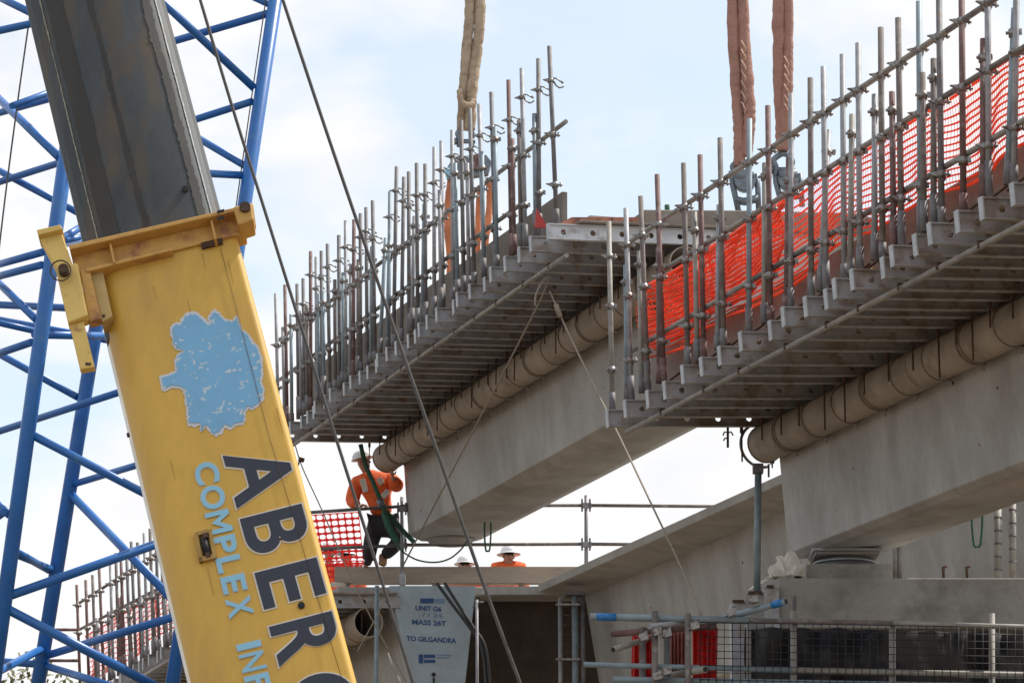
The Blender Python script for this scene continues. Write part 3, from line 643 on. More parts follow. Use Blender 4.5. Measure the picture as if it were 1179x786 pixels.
# rods hanging beneath the last bracket
hb = tag(tubepart('threaded_rod', [at(838, 492, 29.25), at(838, 515, 29.25)], .012, ROD), 'short threaded rod with hooks dangling under the lowest nearer bracket', 'rod')
MB().tube([at(832.5, 501, 29.25), at(834, 497, 29.25), at(838, 498, 29.25), at(842, 497, 29.25), at(844, 501, 29.25)], .008, 6).build('hook', ROD, hb)
MB().tube([at(833, 507, 29.25), at(835, 504, 29.25), at(838, 505, 29.25)], .008, 6).build('hook', ROD, hb)
# vertical props behind the headstock
for i, (x, yt, Y, r, m) in enumerate(((1030.5, 628, 29.95, .026, PALE), (1036, 628, 29.95, .026, PALE), (1149, 583, 29.6, .036, PALE), (1166, 574, 29.6, .034, PALE))):
    o = tag(tubepart('vertical_tube', [at(x, yt, Y), at(x, 666, Y)], r, m), ('thin pale tube behind the headstock, left one of the close pair', 'thin pale tube behind the headstock, right one of the close pair', 'thick pale tube on the headstock left of the frame edge tube', 'thick pale tube on the headstock nearest the right edge of the photo')[i], 'tube', 'upright tubes behind the headstock')
    if i > 1:
        for k in range(5): MB().tube([at(x, yt + 12 + k * 15, Y), at(x, yt + 14 + k * 15, Y)], r * 1.15, 10).build('collar', GALVD, o)
for i, x in enumerate((1086, 1113)):
    o = tag(tubepart('starter_bolt', [at(x, 653, 29.6), at(x + .5, 665, 29.6)], .014, ROD), ('rusty bolt stub on top of the headstock, left of the green loop', 'rusty bolt stub on top of the headstock, just left of the green loop foot')[i], 'bolt', 'bolt stubs on the headstock')
    MB().tube([at(x + 4, 651, 29.6), at(x - 1, 654, 29.6)], .014, 6).build('bolt_head', ROD, o)
def loop(name, cx, y0, y1, w, Y, r, m, label):
    P = [at(cx - w, y0, Y), at(cx - w * .98, (y0 + y1) / 2, Y), at(cx - w * .6, y1 - w * .4, Y), at(cx, y1, Y), at(cx + w * .6, y1 - w * .4, Y), at(cx + w * .98, (y0 + y1) / 2, Y), at(cx + w, y0, Y)]
    return tag(MB().tube(curve_pts(P, 6), r, 8).build(name, m), label, 'strap')
loop('hanging_loop', 1125, 580, 629, 6, 29.4, .011, GRN, 'dark green loop hanging below the nearer girder soffit')
loop('hanging_loop', 561.5, 601, 634, 3.6, 40.2, .012, GRN, 'dark green loop hanging below the farther girder soffit')
# ---------------------------------------------------------------- foreground barrier at the right bottom
YB = 26.6
bf = thing('tube_barrier', 'tube and mesh barrier across the bottom right in front of the headstock', 'barrier', at(1000, 900, YB))
for q, (x0, y0, x1, y1, r, m) in enumerate(((680, 709.5, 862, 714, .032, GALVB), (862, 714, 1028, 717, .024, BRN), (1028, 717, 1260, 724, .024, PALE), (672, 764.5, 912, 771, .024, GALVB), (912, 771, 1260, 778, .025, PALE), (706, 782, 1260, 792, .03, GALVB))):
    tubepart('rail', [at(x0, y0, YB), at(x1, y1, YB)], r, m, bf)
for x, yt, r, m, Y in ((754, 703, .028, BRN, YB - .06), (768, 722, .03, GALVD, YB + .08), (740, 722, .03, BRN, YB + .1), (792, 706, .026, BRN, YB - .06), (914, 703, .030, PALE, YB + .055), (914.5, 686, .02, BRN, YB + .11), (1027.5, 713, .030, PALE, YB + .06), (1142, 706, .028, PALE, YB + .06), (862, 718, .022, CONCD, YB + .3)):
    tubepart('upright', [at(x, yt, Y), at(x, 960, Y)], r, m, bf)
wm = MB()
ua, ub = at(806, 716, YB - .04), at(1290, 724, YB - .04); da, db = at(806, 790, YB - .04), at(1290, 800, YB - .04)
nu = 52; nvv = 9
for i in range(nu + 1): wm.tube([ua.lerp(ub, i / nu), da.lerp(db, i / nu)], .0042, 4)
for j in range(nvv + 1): wm.tube([ua.lerp(da, j / nvv), ub.lerp(db, j / nvv)], .0042, 4)
wm.build('wire_mesh', MESHB, bf)
# shade cloth behind the wire
sc = MB(); nx, nz_ = 90, 10; A0, A1, B0, B1 = at(858, 722, YB + .9), at(1330, 730, YB + .9), at(858, 860, YB + .9), at(1330, 870, YB + .9)
vsx = []
for i in range(nx + 1):
    for j in range(nz_ + 1):
        p = A0.lerp(A1, i / nx).lerp(B0.lerp(B1, i / nx), j / nz_); w = noise.noise(Vector((i * .22, j * .25, 3))); vsx.append(p + Vector((0, .3 * w + .04 * math.sin(i * .9), .02 * w)))
sc.add(vsx, [(i * (nz_ + 1) + j, (i + 1) * (nz_ + 1) + j, (i + 1) * (nz_ + 1) + j + 1, i * (nz_ + 1) + j + 1) for i in range(nx) for j in range(nz_)], True)
solid(single(sc, 'shade_cloth', SHADE, 'sagging dark shade cloth behind the barrier wire', 'cloth'), .003)
# red drapes
def drape(x0, x1, y0, y1, Y, m, label, seed):
    b = MB(); nx, nz_ = 26, 14; P = []
    A0, A1, B0, B1 = at(x0, y0, Y), at(x1, y0, Y), at(x0, y1, Y), at(x1, y1, Y)
    for i in range(nx + 1):
        for j in range(nz_ + 1):
            p = A0.lerp(A1, i / nx).lerp(B0.lerp(B1, i / nx), j / nz_); w = noise.noise(Vector((i * .3 + seed, j * .08, 1)))
            P.append(p + Vector((.02 * w, .05 * math.sin(i * 1.3 + seed + w * 2), .012 * noise.noise(Vector((i, j, seed))))))
    b.add(P, [(i * (nz_ + 1) + j, (i + 1) * (nz_ + 1) + j, (i + 1) * (nz_ + 1) + j + 1, i * (nz_ + 1) + j + 1) for i in range(nx) for j in range(nz_)], True)
    return solid(tag(b.build('red_mesh_drape', m), label, 'safety net', 'red mesh drapes at the barrier'), .003)
RDR = mat('red_drape', (.75, .05, .04), .7, 0, .3, 14, trans=(.9, .07, .06), stain=(.35, .03, .03), stain_pos=(.5, .6), sscale=30)
drape(728, 751, 731, 840, YB + .35, RDR, 'narrow bright red mesh drape, left one behind the barrier uprights', 1)
drape(797, 826, 722, 840, YB + .4, RDR, 'wide bright red mesh drape, right one behind the barrier wire', 4)
drape(770, 792, 726, 840, YB + .45, mat('faded_drape', (.30, .10, .08), .8, 0, .3, 14), 'faded brown red mesh drape between the two bright ones', 7)
# loose tubes of the barrier
for i, (x0, y0, x1, y1, Y0, Y1, r, m, lab) in enumerate((
    (704, 729.5, 824, 720, YB + .05, YB + .25, .03, RED, 'sunlit red-brown tube lying left of the barrier, open end at left'),
    (706, 747.5, 752, 733, YB - .1, YB + .4, .027, PALE, 'short pale stub tube under the sunlit tube'),
    (748, 721, 800, 715, YB - .12, YB + .1, .026, GALV, 'short grey tube lashed on top of the barrier rail'),
    (790, 723, 905, 692, YB + .4, YB - .25, .03, GALVB, 'slanting grey tube with blue taped end'),
    (770, 777.5, 812, 770, YB + .3, YB - .2, .03, PALE, 'short grey tube poking out low by the red drape'))):
    o = tag(tubepart('loose_tube', [at(x0, y0, Y0), at(x1, y1, Y1)], r, m), lab, 'tube')
    a_, b_ = at(x0, y0, Y0), at(x1, y1, Y1); d_ = (b_ - a_).normalized(); e_ = a_ if i in (0, 1) else b_; sg = -1 if i in (0, 1) else 1
    MB().tube([e_ + d_ * sg * .001, e_ + d_ * sg * .003], r * .8, 12).build('bore', BLK, o)
    if i == 3:
        MB().tube([b_ - d_ * .14, b_ - d_ * .03], r * 1.06, 12).build('tape', TAPE, o)
a_, b_ = at(680, 709.5, YB), at(862, 714, YB); d_ = (b_ - a_).normalized()
MB().tube([a_ + d_ * .05, a_ + d_ * .22], .0335, 12).build('tape', TAPE, bf)
for k, (x, y) in enumerate(((868, 690), (842, 705), (757, 727), (741, 733), (768, 729), (800, 720), (768, 772), (757, 778))):
    p = at(x, y, YB - .1); b = MB(); b.box(p, Vector((.035, 0, .01)), Vector((0, .04, 0)), Vector((-.006, 0, .03))); b.tube([p + Vector((-.05, -.03, -.04)), p + Vector((.03, -.03, .05))], .011, 6); b.build('clamp', CLAMP, bf)
# formwork posts and shoulder blocks left of the headstock
fs = thing('formwork_stack', 'grey formwork panel ends stepped up beside the headstock shoulder', 'formwork', at(862, 786, 28.3))
for x0, y0, x1, Y, m in ((845, 693, 863, 28.5, BRK), (863, 683, 884, 28.42, CONCD), (884, 676, 897, 28.36, BRK)):
    pbox(x0, y0, x1, 900, Y, Y + .3).build('panel', m, fs)
    pbox(x0 - 1, y0 - 3, x1 - 6, y0, Y - .03, Y + .2).build('top_angle', ROD, fs)
for x in (846, 861, 893): pbox(x, 700, x + 3.5, 900, 28.2, 28.24).build('soldier', GALV, fs)
# shoring tower left of the flared girder
sh = thing('shoring_tower', 'narrow ladder-like shoring tower under the tip of the flared girder', 'scaffold tower', at(655, 900, 40.4))
for x, r, m in ((645, .03, GALV), (662, .045, GALVB), (671, .03, GALVD)):
    tubepart('leg', [at(x, 688 if x < 650 else 682, 40.4), at(x + 1, 900, 40.4)], r, m, sh)
for k in range(12):
    tubepart('rung', [at(645, 697 + k * 11, 40.4), at(662, 697 + k * 11, 40.4)], .012, ROD, sh); tubepart('rung', [at(662, 702 + k * 11, 40.4), at(671, 702 + k * 11, 40.4)], .012, ROD, sh)
pbox(651, 680, 673, 684, 40.3, 40.6).build('head_plate', GALVD, sh)
for y in (694, 757): pbox(640, y, 668, y + 2.5, 40.3, 40.34).build('coupler_bar', CLAMP, sh)
tw = thing('steel_upright', 'thin upright with two side arms just right of the stencilled end face', 'scaffold post', at(549, 900, 39.8))
tubepart('shaft', [at(549, 690, 39.8), at(550, 900, 39.8)], .02, GALV, tw); tubepart('arm', [at(545, 693, 39.8), at(557, 693, 39.8)], .012, GALVD, tw); tubepart('arm', [at(544, 698, 39.8), at(551, 698, 39.8)], .012, GALVD, tw)
tag(tubepart('pale_post', [at(434, 674, 39.6), at(432, 900, 39.6)], .028, GALVB), 'pale blue-grey post in front of the open void tube mouth', 'post')
bb = at(384, 690, 39.9)
# hoses over the end face
for i, (x0, x1) in enumerate(((505, 541), (514, 545))):
    tag(MB().tube(curve_pts([at(x0 - 2, 671, 40.0), at((x0 + x1) / 2 - 1, 697, 39.95), at(x1, 722, 39.95), at(x1 + 14, 746, 39.95), at(x1 + 20, 800, 39.95)], 6), .022, 8).build('black_hose', mat('hose', (.03, .03, .033), .5), None), ('left black hose slanting across the stencilled end face', 'right black hose slanting across the stencilled end face')[i], 'hose', 'hoses over the stencilled face')
# ================================================================== mobile crane boom (foreground)
bB, bT = at(314, 786, 14.6), at(188, 290, 15.25)
ba = (bT - bB).normalized(); view = (CAM - bB).normalized()
bx_ = Vector((1, 0, 0)); bx_ = (bx_ - ba * bx_.dot(ba)).normalized(); bn = bx_.cross(ba)
if bn.dot(view) < 0: bn = -bn
def bpt(px, py, lift=0.0): return plane(px, py, bB, bn) + bn * lift
def bco(px, py): q = bpt(px, py) - bB; return q.dot(bx_), q.dot(ba)
def bw(x, a, n): return bB + bx_ * x + ba * a + bn * n
xl, _ = bco(222, 786); xr, _ = bco(406, 786); xl2, _ = bco(100, 300); xr2, _ = bco(277, 268)
XL, XR = (xl + xl2) / 2, (xr + xr2) / 2; W_ = XR - XL
aTop = bco(175, 285)[1]; aBot = -3.6
crane = thing('crane_boom', 'yellow telescopic crane boom lettered ABERG and COMPLEX in the left foreground', 'crane', bw((XL + XR) / 2, aBot, -.4))
def sweep(prof, a0, a1, name, m, smooth_from=None, parent=crane, bevel=0):
    n = len(prof); b = MB(); P = [bw(x, a0, y) for x, y in prof] + [bw(x, a1, y) for x, y in prof]
    for i in range(n):
        j = (i + 1) % n; b.add([P[i], P[j], P[j + n], P[i + n]], [(0, 1, 2, 3)], False)
    b.add(P[:n], [tuple(range(n))]); b.add(P[n:], [tuple(range(n))])
    o = b.build(name, m, parent)
    bm = bmesh.new(); bm.from_mesh(o.data); bmesh.ops.remove_doubles(bm, verts=bm.verts, dist=1e-5); bmesh.ops.recalc_face_normals(bm, faces=bm.faces)
    for f_ in bm.faces: f_.smooth = True
    for e in bm.edges:
        if len(e.link_faces) == 2 and e.calc_face_angle(0) > R(25): e.smooth = False
    bm.to_mesh(o.data); bm.free(); return o
def arc(cx, cy, r, a0, a1, n): return [(cx + r * math.cos(R(a0 + (a1 - a0) * k / n)), cy + r * math.sin(R(a0 + (a1 - a0) * k / n))) for k in range(n + 1)]
prof = [(XL, -.75)] + [(XL, -.16)] + arc(XL + .16, -.16, .16, 180, 90, 8)[1:] + arc(XR - .035, -.035, .035, 90, 0, 5) + [(XR, -.75)]
sweep(prof, aBot, aTop, 'outer_section', YEL)
# thin seam lines on the face
MB().tube([bpt(254, 286, .009), bpt(309, 500, .009), bpt(395, 786, .009)], .0016, 4).build('seam', ROD, crane)
MB().tube([bpt(216, 345, .0), bpt(237, 440, .0), bpt(246, 470, .0)], .001, 4).build('hairline_crack', ROD, crane)
# inner section
x0a, _ = bco(98, 285); x1a, _ = bco(254, 245); x0b, _ = bco(28, 0); x1b, _ = bco(193, 0)
il, ir = (x0a + x0b) / 2, (x1a + x1b) / 2; iw = ir - il
r_ = lambda f: il + iw * f
prof2 = [(il, -.62), (il, -.13), (r_(.04), -.085), (r_(.14), -.045), (r_(.34), -.018), (r_(.52), -.012), (r_(.80), -.012), (r_(.90), -.035), (r_(.97), -.075), (ir, -.12), (ir, -.62)]
sweep(prof2, aTop - .4, aTop + 1.9, 'inner_section', SLATE)
def strip(f0, f1, a0, a1, name, m, n, wob, seed):
    b = MB(); N = 260; P = []
    for i in range(N + 1):
        a = a0 + (a1 - a0) * i / N
        for e, f in ((0, f0), (1, f1)):
            x = r_(f + wob * (.45 * noise.noise(Vector((a * 2.5, e * 7 + seed, 0))) + .35 * noise.noise(Vector((a * 14, e * 7 + seed, 5))) + .3 * noise.noise(Vector((a * 45, e * 9 + seed, 2)))))
            # follow the profile
            yy = 0
            for k in range(1, len(prof2) - 2):
                if prof2[k][0] <= x <= prof2[k + 1][0]:
                    t = (x - prof2[k][0]) / max(1e-6, prof2[k + 1][0] - prof2[k][0]); yy = prof2[k][1] * (1 - t) + prof2[k + 1][1] * t
            P.append(bw(x, a, yy + n))
    b.add(P, [(2 * i, 2 * i + 1, 2 * i + 3, 2 * i + 2) for i in range(N)])
    return solid(b.build(name, m, crane), .001)
strip(.145, .265, aTop - .05, aTop + 1.9, 'grease_band', SLATED, .004, .022, 1)
strip(.44, .475, aTop - .05, aTop + 1.9, 'grease_band', SLATED, .004, .03, 5)
strip(.83, .885, aTop - .05, aTop + 1.9, 'grease_band', SLATED, .005, .035, 9)
strip(.925, .933, aTop - .05, aTop + 1.9, 'scratch_line', mat('bare_steel', (.2, .225, .235), .6, .2, .4, 30), .006, .01, 3)
strip(.10, .108, aTop - .05, aTop + 1.9, 'scratch_line', mat('bare_steel2', (.26, .25, .2), .5, .3, .3, 30), .006, .012, 13)
p = bpt(213, 217, -.006); MB().tube([p - bn * .01, p + bn * .006], .017, 14).build('pin_hole', BLK, crane)
# lettering on the face
def boom_text(body, p0, p1, cap_px_pt, m, lift, size_off, name, outline=None):
    """baseline from p0 (start) to p1 (direction), cap top given by a pixel above p0"""
    o = bpt(*p0); xd = (bpt(*p1) - o).normalized(); yd = xd.cross(bn); yd = -yd if yd.dot(bpt(*cap_px_pt) - o) < 0 else yd
    h = (bpt(*cap_px_pt) - o).dot(yd); size = h / .73
    c = bpy.data.curves.new('m', 'FONT'); c.body = body; c.size = size; c.offset = size_off * size
    return o, xd, yd, size
def put_text(body, p0, p1, cap, n_ch_len_pt, m, off, lift, name, spacing=1.0, mo=None, ooff=.0):
    o, xd, yd, size = boom_text(body, p0, p1, cap, m, lift, off, name)
    for mm, of_, lf in ((mo, off + ooff, lift), (m, off, lift + .003)):
        if mm is None: continue
        c = bpy.data.curves.new(name, 'FONT'); c.body = body; c.size = size; c.offset = of_ * size; c.extrude = .0012; c.space_character = spacing; c.resolution_u = 6
        t = bpy.data.objects.new('tmp', c); COL.objects.link(t); dg = bpy.context.evaluated_depsgraph_get(); me = bpy.data.meshes.new_from_object(t.evaluated_get(dg)); bpy.data.objects.remove(t)
        me.materials.clear(); me.materials.append(mm)
        xs = [v.co.x for v in me.vertices]
        if mm is mo or mo is None or True:
            want = (bpt(*n_ch_len_pt) - o).dot(xd); have = max(xs) - 0
            k = want / have; me.transform(Matrix.Scale(k, 4, (1, 0, 0)))
        if yd.cross(xd).dot(bn) > 0: pass
        place(me, name, crane, frame(o + bn * lf, xd, yd, xd.cross(yd)))
def glyph_line(letters, base0, base1, caph_pt, starts, m, mo, off, ooff, name):
    """each letter placed at its own measured start and end along the baseline (pixels)"""
    o = bpt(*base0); xd = (bpt(*base1) - o).normalized(); yd = bn.cross(xd); h = (bpt(*caph_pt) - o).dot(yd)
    if h < 0: yd = -yd; h = -h
    size = h / .73
    off0 = off
    for ch, (pa, pb) in zip(letters, starts):
        off = off0 * (.4 if ch in 'MN' else 1)
        a0 = (bpt(*pa) - o).dot(xd); a1 = (bpt(*pb) - o).dot(xd)
        for mm, of_, lf in ((mo, off + ooff, .003), (m, off, .007)):
            if mm is None: continue
            if ch == 'M':
                pg = [(0, 0), (0, 1), (.22, 1), (.5, .55), (.78, 1), (1, 1), (1, 0), (.79, 0), (.79, .66), (.5, .2), (.21, .66), (.21, 0)]
                if mm is mo and mo is not m: continue
                MB().prism([o + bn * lf + xd * (a0 + (a1 - a0) * x_) + yd * (h * y_) for x_, y_ in pg], bn * .0012).build(name, mm, crane); continue
            c = bpy.data.curves.new(name, 'FONT'); c.body = ch; c.size = size; c.offset = of_ * size; c.extrude = .0012; c.resolution_u = 8
            t = bpy.data.objects.new('tmp', c); COL.objects.link(t); dg = bpy.context.evaluated_depsgraph_get(); me = bpy.data.meshes.new_from_object(t.evaluated_get(dg)); bpy.data.objects.remove(t)
            me.materials.clear(); me.materials.append(mm); xs = [v.co.x for v in me.vertices]; ys = [v.co.y for v in me.vertices]
            e = (of_ - off) * size; k = (a1 - a0 + 2 * e) / (max(xs) - min(xs)); ky = (h + 2 * e) / (max(ys) - min(ys))
            for v in me.vertices: v.co.x = (v.co.x - min(xs)) * k + a0 - e; v.co.y = (v.co.y - min(ys)) * ky - e
            place(me, name, crane, frame(o + bn * lf, xd, yd, bn))
# baseline runs along the boom, caps point right
big = [(256.5, 525), (264, 587), (275, 595), (291, 641), (292, 653), (309, 704), (308, 716), (328, 770), (322, 779), (345, 850), (340, 862), (352, 915)]
# project measured positions onto the baseline between (256.5,525) and (328,770)
def bl(y): return (256.5 + (y - 525) * (308 - 256.5) / (716 - 525), y)
st = [(bl(525), bl(586)), (bl(598), bl(641)), (bl(660), bl(702)), (bl(722), bl(768)), (bl(786), bl(838)), (bl(858), bl(896)), (bl(912), bl(946)), (bl(962), bl(1002)), (bl(1018), bl(1030)), (bl(1046), bl(1082))]
glyph_line('ABERGELDIE', bl(525), bl(770), (326, 505), st, NAVY, WHT, .022, .020, 'navy_letter')
def bs(y): return (223 + (y - 540) * (266 - 223) / (718 - 540), y)
ys = [(533, 557), (560, 586), (589, 614), (618, 637), (641, 658), (663, 682), (688, 710), None, (740, 747), (752, 772), (777, 793), (798, 816), (820, 844)]
ch = 'COMPLEX INFRA'
pairs = [(c, (bs(y[0] + 3), bs(y[1] + 3))) for c, y in zip(ch, ys) if y]
glyph_line([c for c, _ in pairs], bs(540), bs(718), (249, 531), [s_ for _, s_ in pairs], LBLUE, WHT, .026, .016, 'blue_letter')
# the tree emblem lying on its side
out = [(62, 432), (110, 420), (150, 402), (140, 352), (160, 312), (186, 300), (150, 290), (132, 262), (130, 232), (122, 205), (124, 170), (150, 148), (175, 150), (180, 120), (205, 98), (228, 92), (250, 88), (272, 98), (300, 120), (326, 150), (322, 118), (336, 92), (356, 78), (380, 90), (395, 110), (418, 130), (440, 128), (452, 138), (466, 112), (482, 118), (490, 150), (508, 186), (535, 205), (560, 240), (590, 280), (608, 325), (612, 370), (614, 420), (608, 460), (622, 500), (618, 560), (592, 585), (560, 610), (535, 605), (520, 622), (524, 670), (500, 690), (470, 695), (436, 715), (412, 700), (396, 735), (362, 752), (330, 730), (312, 700), (282, 728), (278, 688), (248, 700), (216, 692), (210, 650), (206, 600), (200, 560), (190, 510), (170, 495), (130, 492), (90, 512), (76, 505)]
cxo, cyo = 375, 410
def emblem(pts, sc_, m, lift, name, seed, amp):
    rn = random.Random(seed); P = []
    n = len(pts)
    for i in range(n):
        a_, b_ = pts[i], pts[(i + 1) % n]; N = max(1, int(math.hypot(a_[0] - b_[0], a_[1] - b_[1]) / 7))
        for k in range(N):
            t = k / N; x = a_[0] + (b_[0] - a_[0]) * t; y = a_[1] + (b_[1] - a_[1]) * t
            j = amp if not (x < 190 and 400 < y < 520) else 1
            P.append((x + rn.uniform(-j, j), y + rn.uniform(-j, j)))
    # shrink towards the inside along normals
    Q = []
    n = len(P)
    area = sum(P[i][0] * P[(i + 1) % n][1] - P[(i + 1) % n][0] * P[i][1] for i in range(n)); sg = 1 if area > 0 else -1
    for i in range(n):
        a_, b_ = P[i - 2], P[(i + 2) % n]; dx, dy = b_[0] - a_[0], b_[1] - a_[1]; l = math.hypot(dx, dy) or 1
        Q.append((P[i][0] - sg * dy / l * sc_ * 1, P[i][1] + sg * dx / l * sc_))
    W = [bpt(170 + x / 4.627, 340 + y / 4.624, lift) for x, y in Q]
    bm = bmesh.new(); vs_ = [bm.verts.new(tuple(w)) for w in W]; es = [bm.edges.new((vs_[i], vs_[(i + 1) % n])) for i in range(n)]
    bmesh.ops.triangle_fill(bm, edges=es, use_beauty=True); me = bpy.data.meshes.new(name)
    cen = sum(W, Vector()) / n
    for v in bm.verts: v.co -= cen
    bm.to_mesh(me); bm.free(); me.materials.append(m); return solid(link(name, me, crane, cen), .001)
emblem(out, -2, TREEO, .003, 'emblem_outline', 2, 4)
emblem(out, 12, TREEB, .006, 'emblem', 5, 6.5)
rn = random.Random(12)
# collar
def face_box(pxs, n0, n1, name, m, bevel=.004):
    P = [bpt(x, y, n0) for x, y in pxs]; return MB().prism(P, bn * (n1 - n0)).build(name, m, crane, bevel=bevel)
face_box([(82, 294), (293, 246), (293, 250), (83, 299)], -.12, .10, 'collar_flange', YELR)
face_box([(100, 316), (200, 292), (200, 295), (101, 320)], -.04, .06, 'collar_flange', YELR)
face_box([(84, 298), (283, 252), (283, 270), (92, 318)], -.1, .02, 'collar_web', YELR)
for x, y in ((127, 289), (243, 262)):
    face_box([(x, y), (x + 3, y - .6), (x + 8, y + 22), (x + 5, y + 22.6)], .0, .075, 'stiffener', YELR)
face_box([(270, 251), (292, 246), (294, 266), (276, 272)], -.05, .11, 'end_lug', YELR, .01)
p = bpt(284, 253, .11); MB().tube([p, p + bn * .02], .028, 14).build('lug_pin', ROD, crane)
for x, y, w in ((252, 255, 5), (252, 263, 4), (258, 283, 0)):
    if w: face_box([(x, y), (x + 8, y - 2), (x + 8, y + 1), (x, y + 3)], .1, .104, 'flange_slot', BLK, 0)
face_box([(231, 281), (256, 275), (257, 282), (233, 288)], .0, .02, 'wear_pad', ROD)
# latch arm on the left
face_box([(47, 282), (73, 276), (85, 312), (84, 318), (66, 318)], .02, .09, 'latch_plate', YELP, .006)
face_box([(46, 280), (73, 274), (76, 279), (48, 286)], .0, .13, 'latch_cap', YELP, .004)
face_box([(66, 318), (92, 314), (104, 374), (81, 383)], .0, .10, 'latch_body', YELP, .008)
face_box([(82, 382), (98, 377), (111, 430), (94, 433)], .02, .07, 'latch_tongue', YELP, .006)
face_box([(93, 316), (104, 313), (118, 372), (104, 376)], -.02, .05, 'latch_rib', YELR, .006)
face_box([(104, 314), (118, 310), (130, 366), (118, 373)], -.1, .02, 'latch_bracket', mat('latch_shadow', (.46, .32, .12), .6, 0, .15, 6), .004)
p = bpt(77, 326, .10); MB().tube([p, p + bn * .05], .026, 14).build('latch_pin', ROD, crane)
MB().tube([p + bn * .03 + (bx_ * math.cos(w) * .05 + ba * math.sin(w) * .06) - bx_ * .015 for w in [2 * math.pi * k / 20 for k in range(21)]], .004, 6).build('pin_ring', ROD, crane)
for x, y in ((102, 427), (105, 427), (120, 366), (118, 312), (148, 502), (165, 300)):
    p = bpt(x, y, .05 if x < 106 else .0); MB().tube([p, p + bn * .025], .008, 8).build('bolt', ROD, crane)
# sensor bracket and pin hole
sb = MB(); 
for q in (((225, 615), (240, 611), (241, 615), (226, 619)), ((229, 644), (245, 640), (246, 645), (230, 649)), ((224, 616), (228, 615), (234, 648), (230, 649)), ((240, 612), (244, 611), (250, 643), (246, 645))):
    sb.prism([bpt(x, y, .0) for x, y in q], bn * .025)
sb.build('sensor_bracket', mat('bracket_ochre', (.38, .23, .06), .6, 0, .2, 9), crane)
sb = MB(); p = bpt(237, 630, .01); sb.tube([p - ba * .045, p + ba * .045], .02, 10); sb.build('sensor', BLK, crane)
MB().box(bpt(237, 619, .02), bx_ * .012, ba * .012, bn * .012).build('sensor_nut', ROD, crane); MB().box(bpt(240, 641, .02), bx_ * .012, ba * .012, bn * .012).build('sensor_nut', ROD, crane)
p = bpt(347, 697, .0); MB().tube([p, p + bn * .012], .0165, 16).build('pin_hole', BLK, crane)
# ================================================================== blue lattice boom
lat = thing('lattice_crane', 'bright blue lattice crane boom behind the yellow telescopic boom', 'crane', at(60, 1500, 27.5))
def chord(xa, ya, xb, yb, Ya, Yb, r):
    MB().tube([at(xa, ya, Ya), at(xb, yb, Yb)], r, 18).build('chord', LATT, lat)
YA, YBc, YC, YD = 26.6, 26.0, 28.2, 28.8
def ext(x0, y0, x1, y1, ya, yb): m_ = (x1 - x0) / (y1 - y0); return x0 + m_ * (ya - y0), ya, x0 + m_ * (yb - y0), yb
chord(*ext(317, 0, 205, 745, -180, 1000), YA, YA, .062)
chord(*ext(75, 185, 15, 620, -180, 1000), YBc, YBc, .066)
chord(*ext(110, 380, 44, 786, -180, 1000), YC, YC, .066)
chord(-62, -180, -200, 1000, YD, YD, .066)
mem = [(-40, -22, 40, 17, YD, YA, .036), (-40, 44, 300, -30, YBc, YA, .034), (-30, 86, 69, 182, YD, YBc, .038), (-40, 141, 160, 85, YC, YA, .034), (14, 122, 120, 84, YBc, YC, .03), (-40, 222, 290, 117, YD, YA, .034), (-40, 176, 92, 246, YD, YC, .034),
    (100, -79, 293, 102, YBc, YA, .036), (100, 77, 311, 15, YC, YA, .036), (180, 131, 284, 192, YC, YA, .034), (150, 195, 281, 202, YBc, YA, .034), (200, -45, 311, 6, YC, YA, .03),
    (-40, 315, 50, 290, YD, YBc, .034), (-40, 328, 48, 305, YC, YBc, .034), (71, 275, 110, 251, YBc, YC, .034), (75, 277, 120, 267, YBc, YC, .026), (74, 280, 120, 282, YC, YA, .034), (-30, 298, 42, 368, YD, YBc, .034),
    (-40, 349, 200, 360, YC, YA, .034), (-40, 361, 160, 398, YD, YC, .034), (-40, 363, 40, 381, YC, YC, .03), (40, 385, 160, 388, YBc, YC, .036), (-40, 420, 36, 394, YD, YBc, .034), (-40, 386, 89, 457, YD, YC, .034), (-40, 509, 240, 418, YD, YA, .034),
    (36, 500, 240, 606, YBc, YA, .036), (82, 558, 228, 514, YC, YA, .032), (80, 567, 204, 695, YC, YA, .038), (-40, 545, 10, 592, YD, YBc, .034), (-10, 600, 5, 589, YD, YBc, .034), (16, 633, 56, 656, YBc, YC, .034),
    (9, 686, 220, 612, YBc, YA, .040), (7, 700, 180, 790, YBc, YA, .040), (51, 755, 203, 709, YC, YA, .036), (-40, 758, 42, 764, YD, YC, .034), (53, 766, 130, 790, YC, YA, .034), (49, 746, -60, 803, YC, YBc, .036), (9, 676, -40, 690, YBc, YD, .034), (60, 655, 8, 634, YC, YBc, .03)]
for x0, y0, x1, y1, Y0, Y1, r in mem:
    MB().tube([at(x0, y0, Y0), at(x1, y1, Y1)], r, 12).build('lacing_bar', LATT, lat)
def rope(name, P, r, m, label, cat='rope', group=None, smooth=True, n=8):
    Q = [at(*p) for p in P]; Q = curve_pts(Q, 10) if smooth and len(Q) > 2 else Q
    return tag(MB().tube(Q, r, n).build(name, m), label, cat, group)
rope('pendant_rope', [(309, -20, 26.6), (290, 110, 26.6), (271, 243, 26.6), (262, 300, 26.6)], .0055, ROPE, 'thin rope close to the right chord of the blue lattice boom', 'rope')
rope('pendant_rope', [(37, 0, 27), (20, 120, 27), (2, 260, 27), (-20, 460, 27)], .008, ROPE, 'thin rope hanging at the far left behind the blue lattice', 'rope')
rope('hoist_cable', [(226, -15, 23), (268, 125, 23), (311, 262, 23), (385.5, 500, 23), (440, 670, 23), (480, 800, 23)], .0125, ROPE, 'dark steel cable running from top left down past the climbing worker', 'cable')
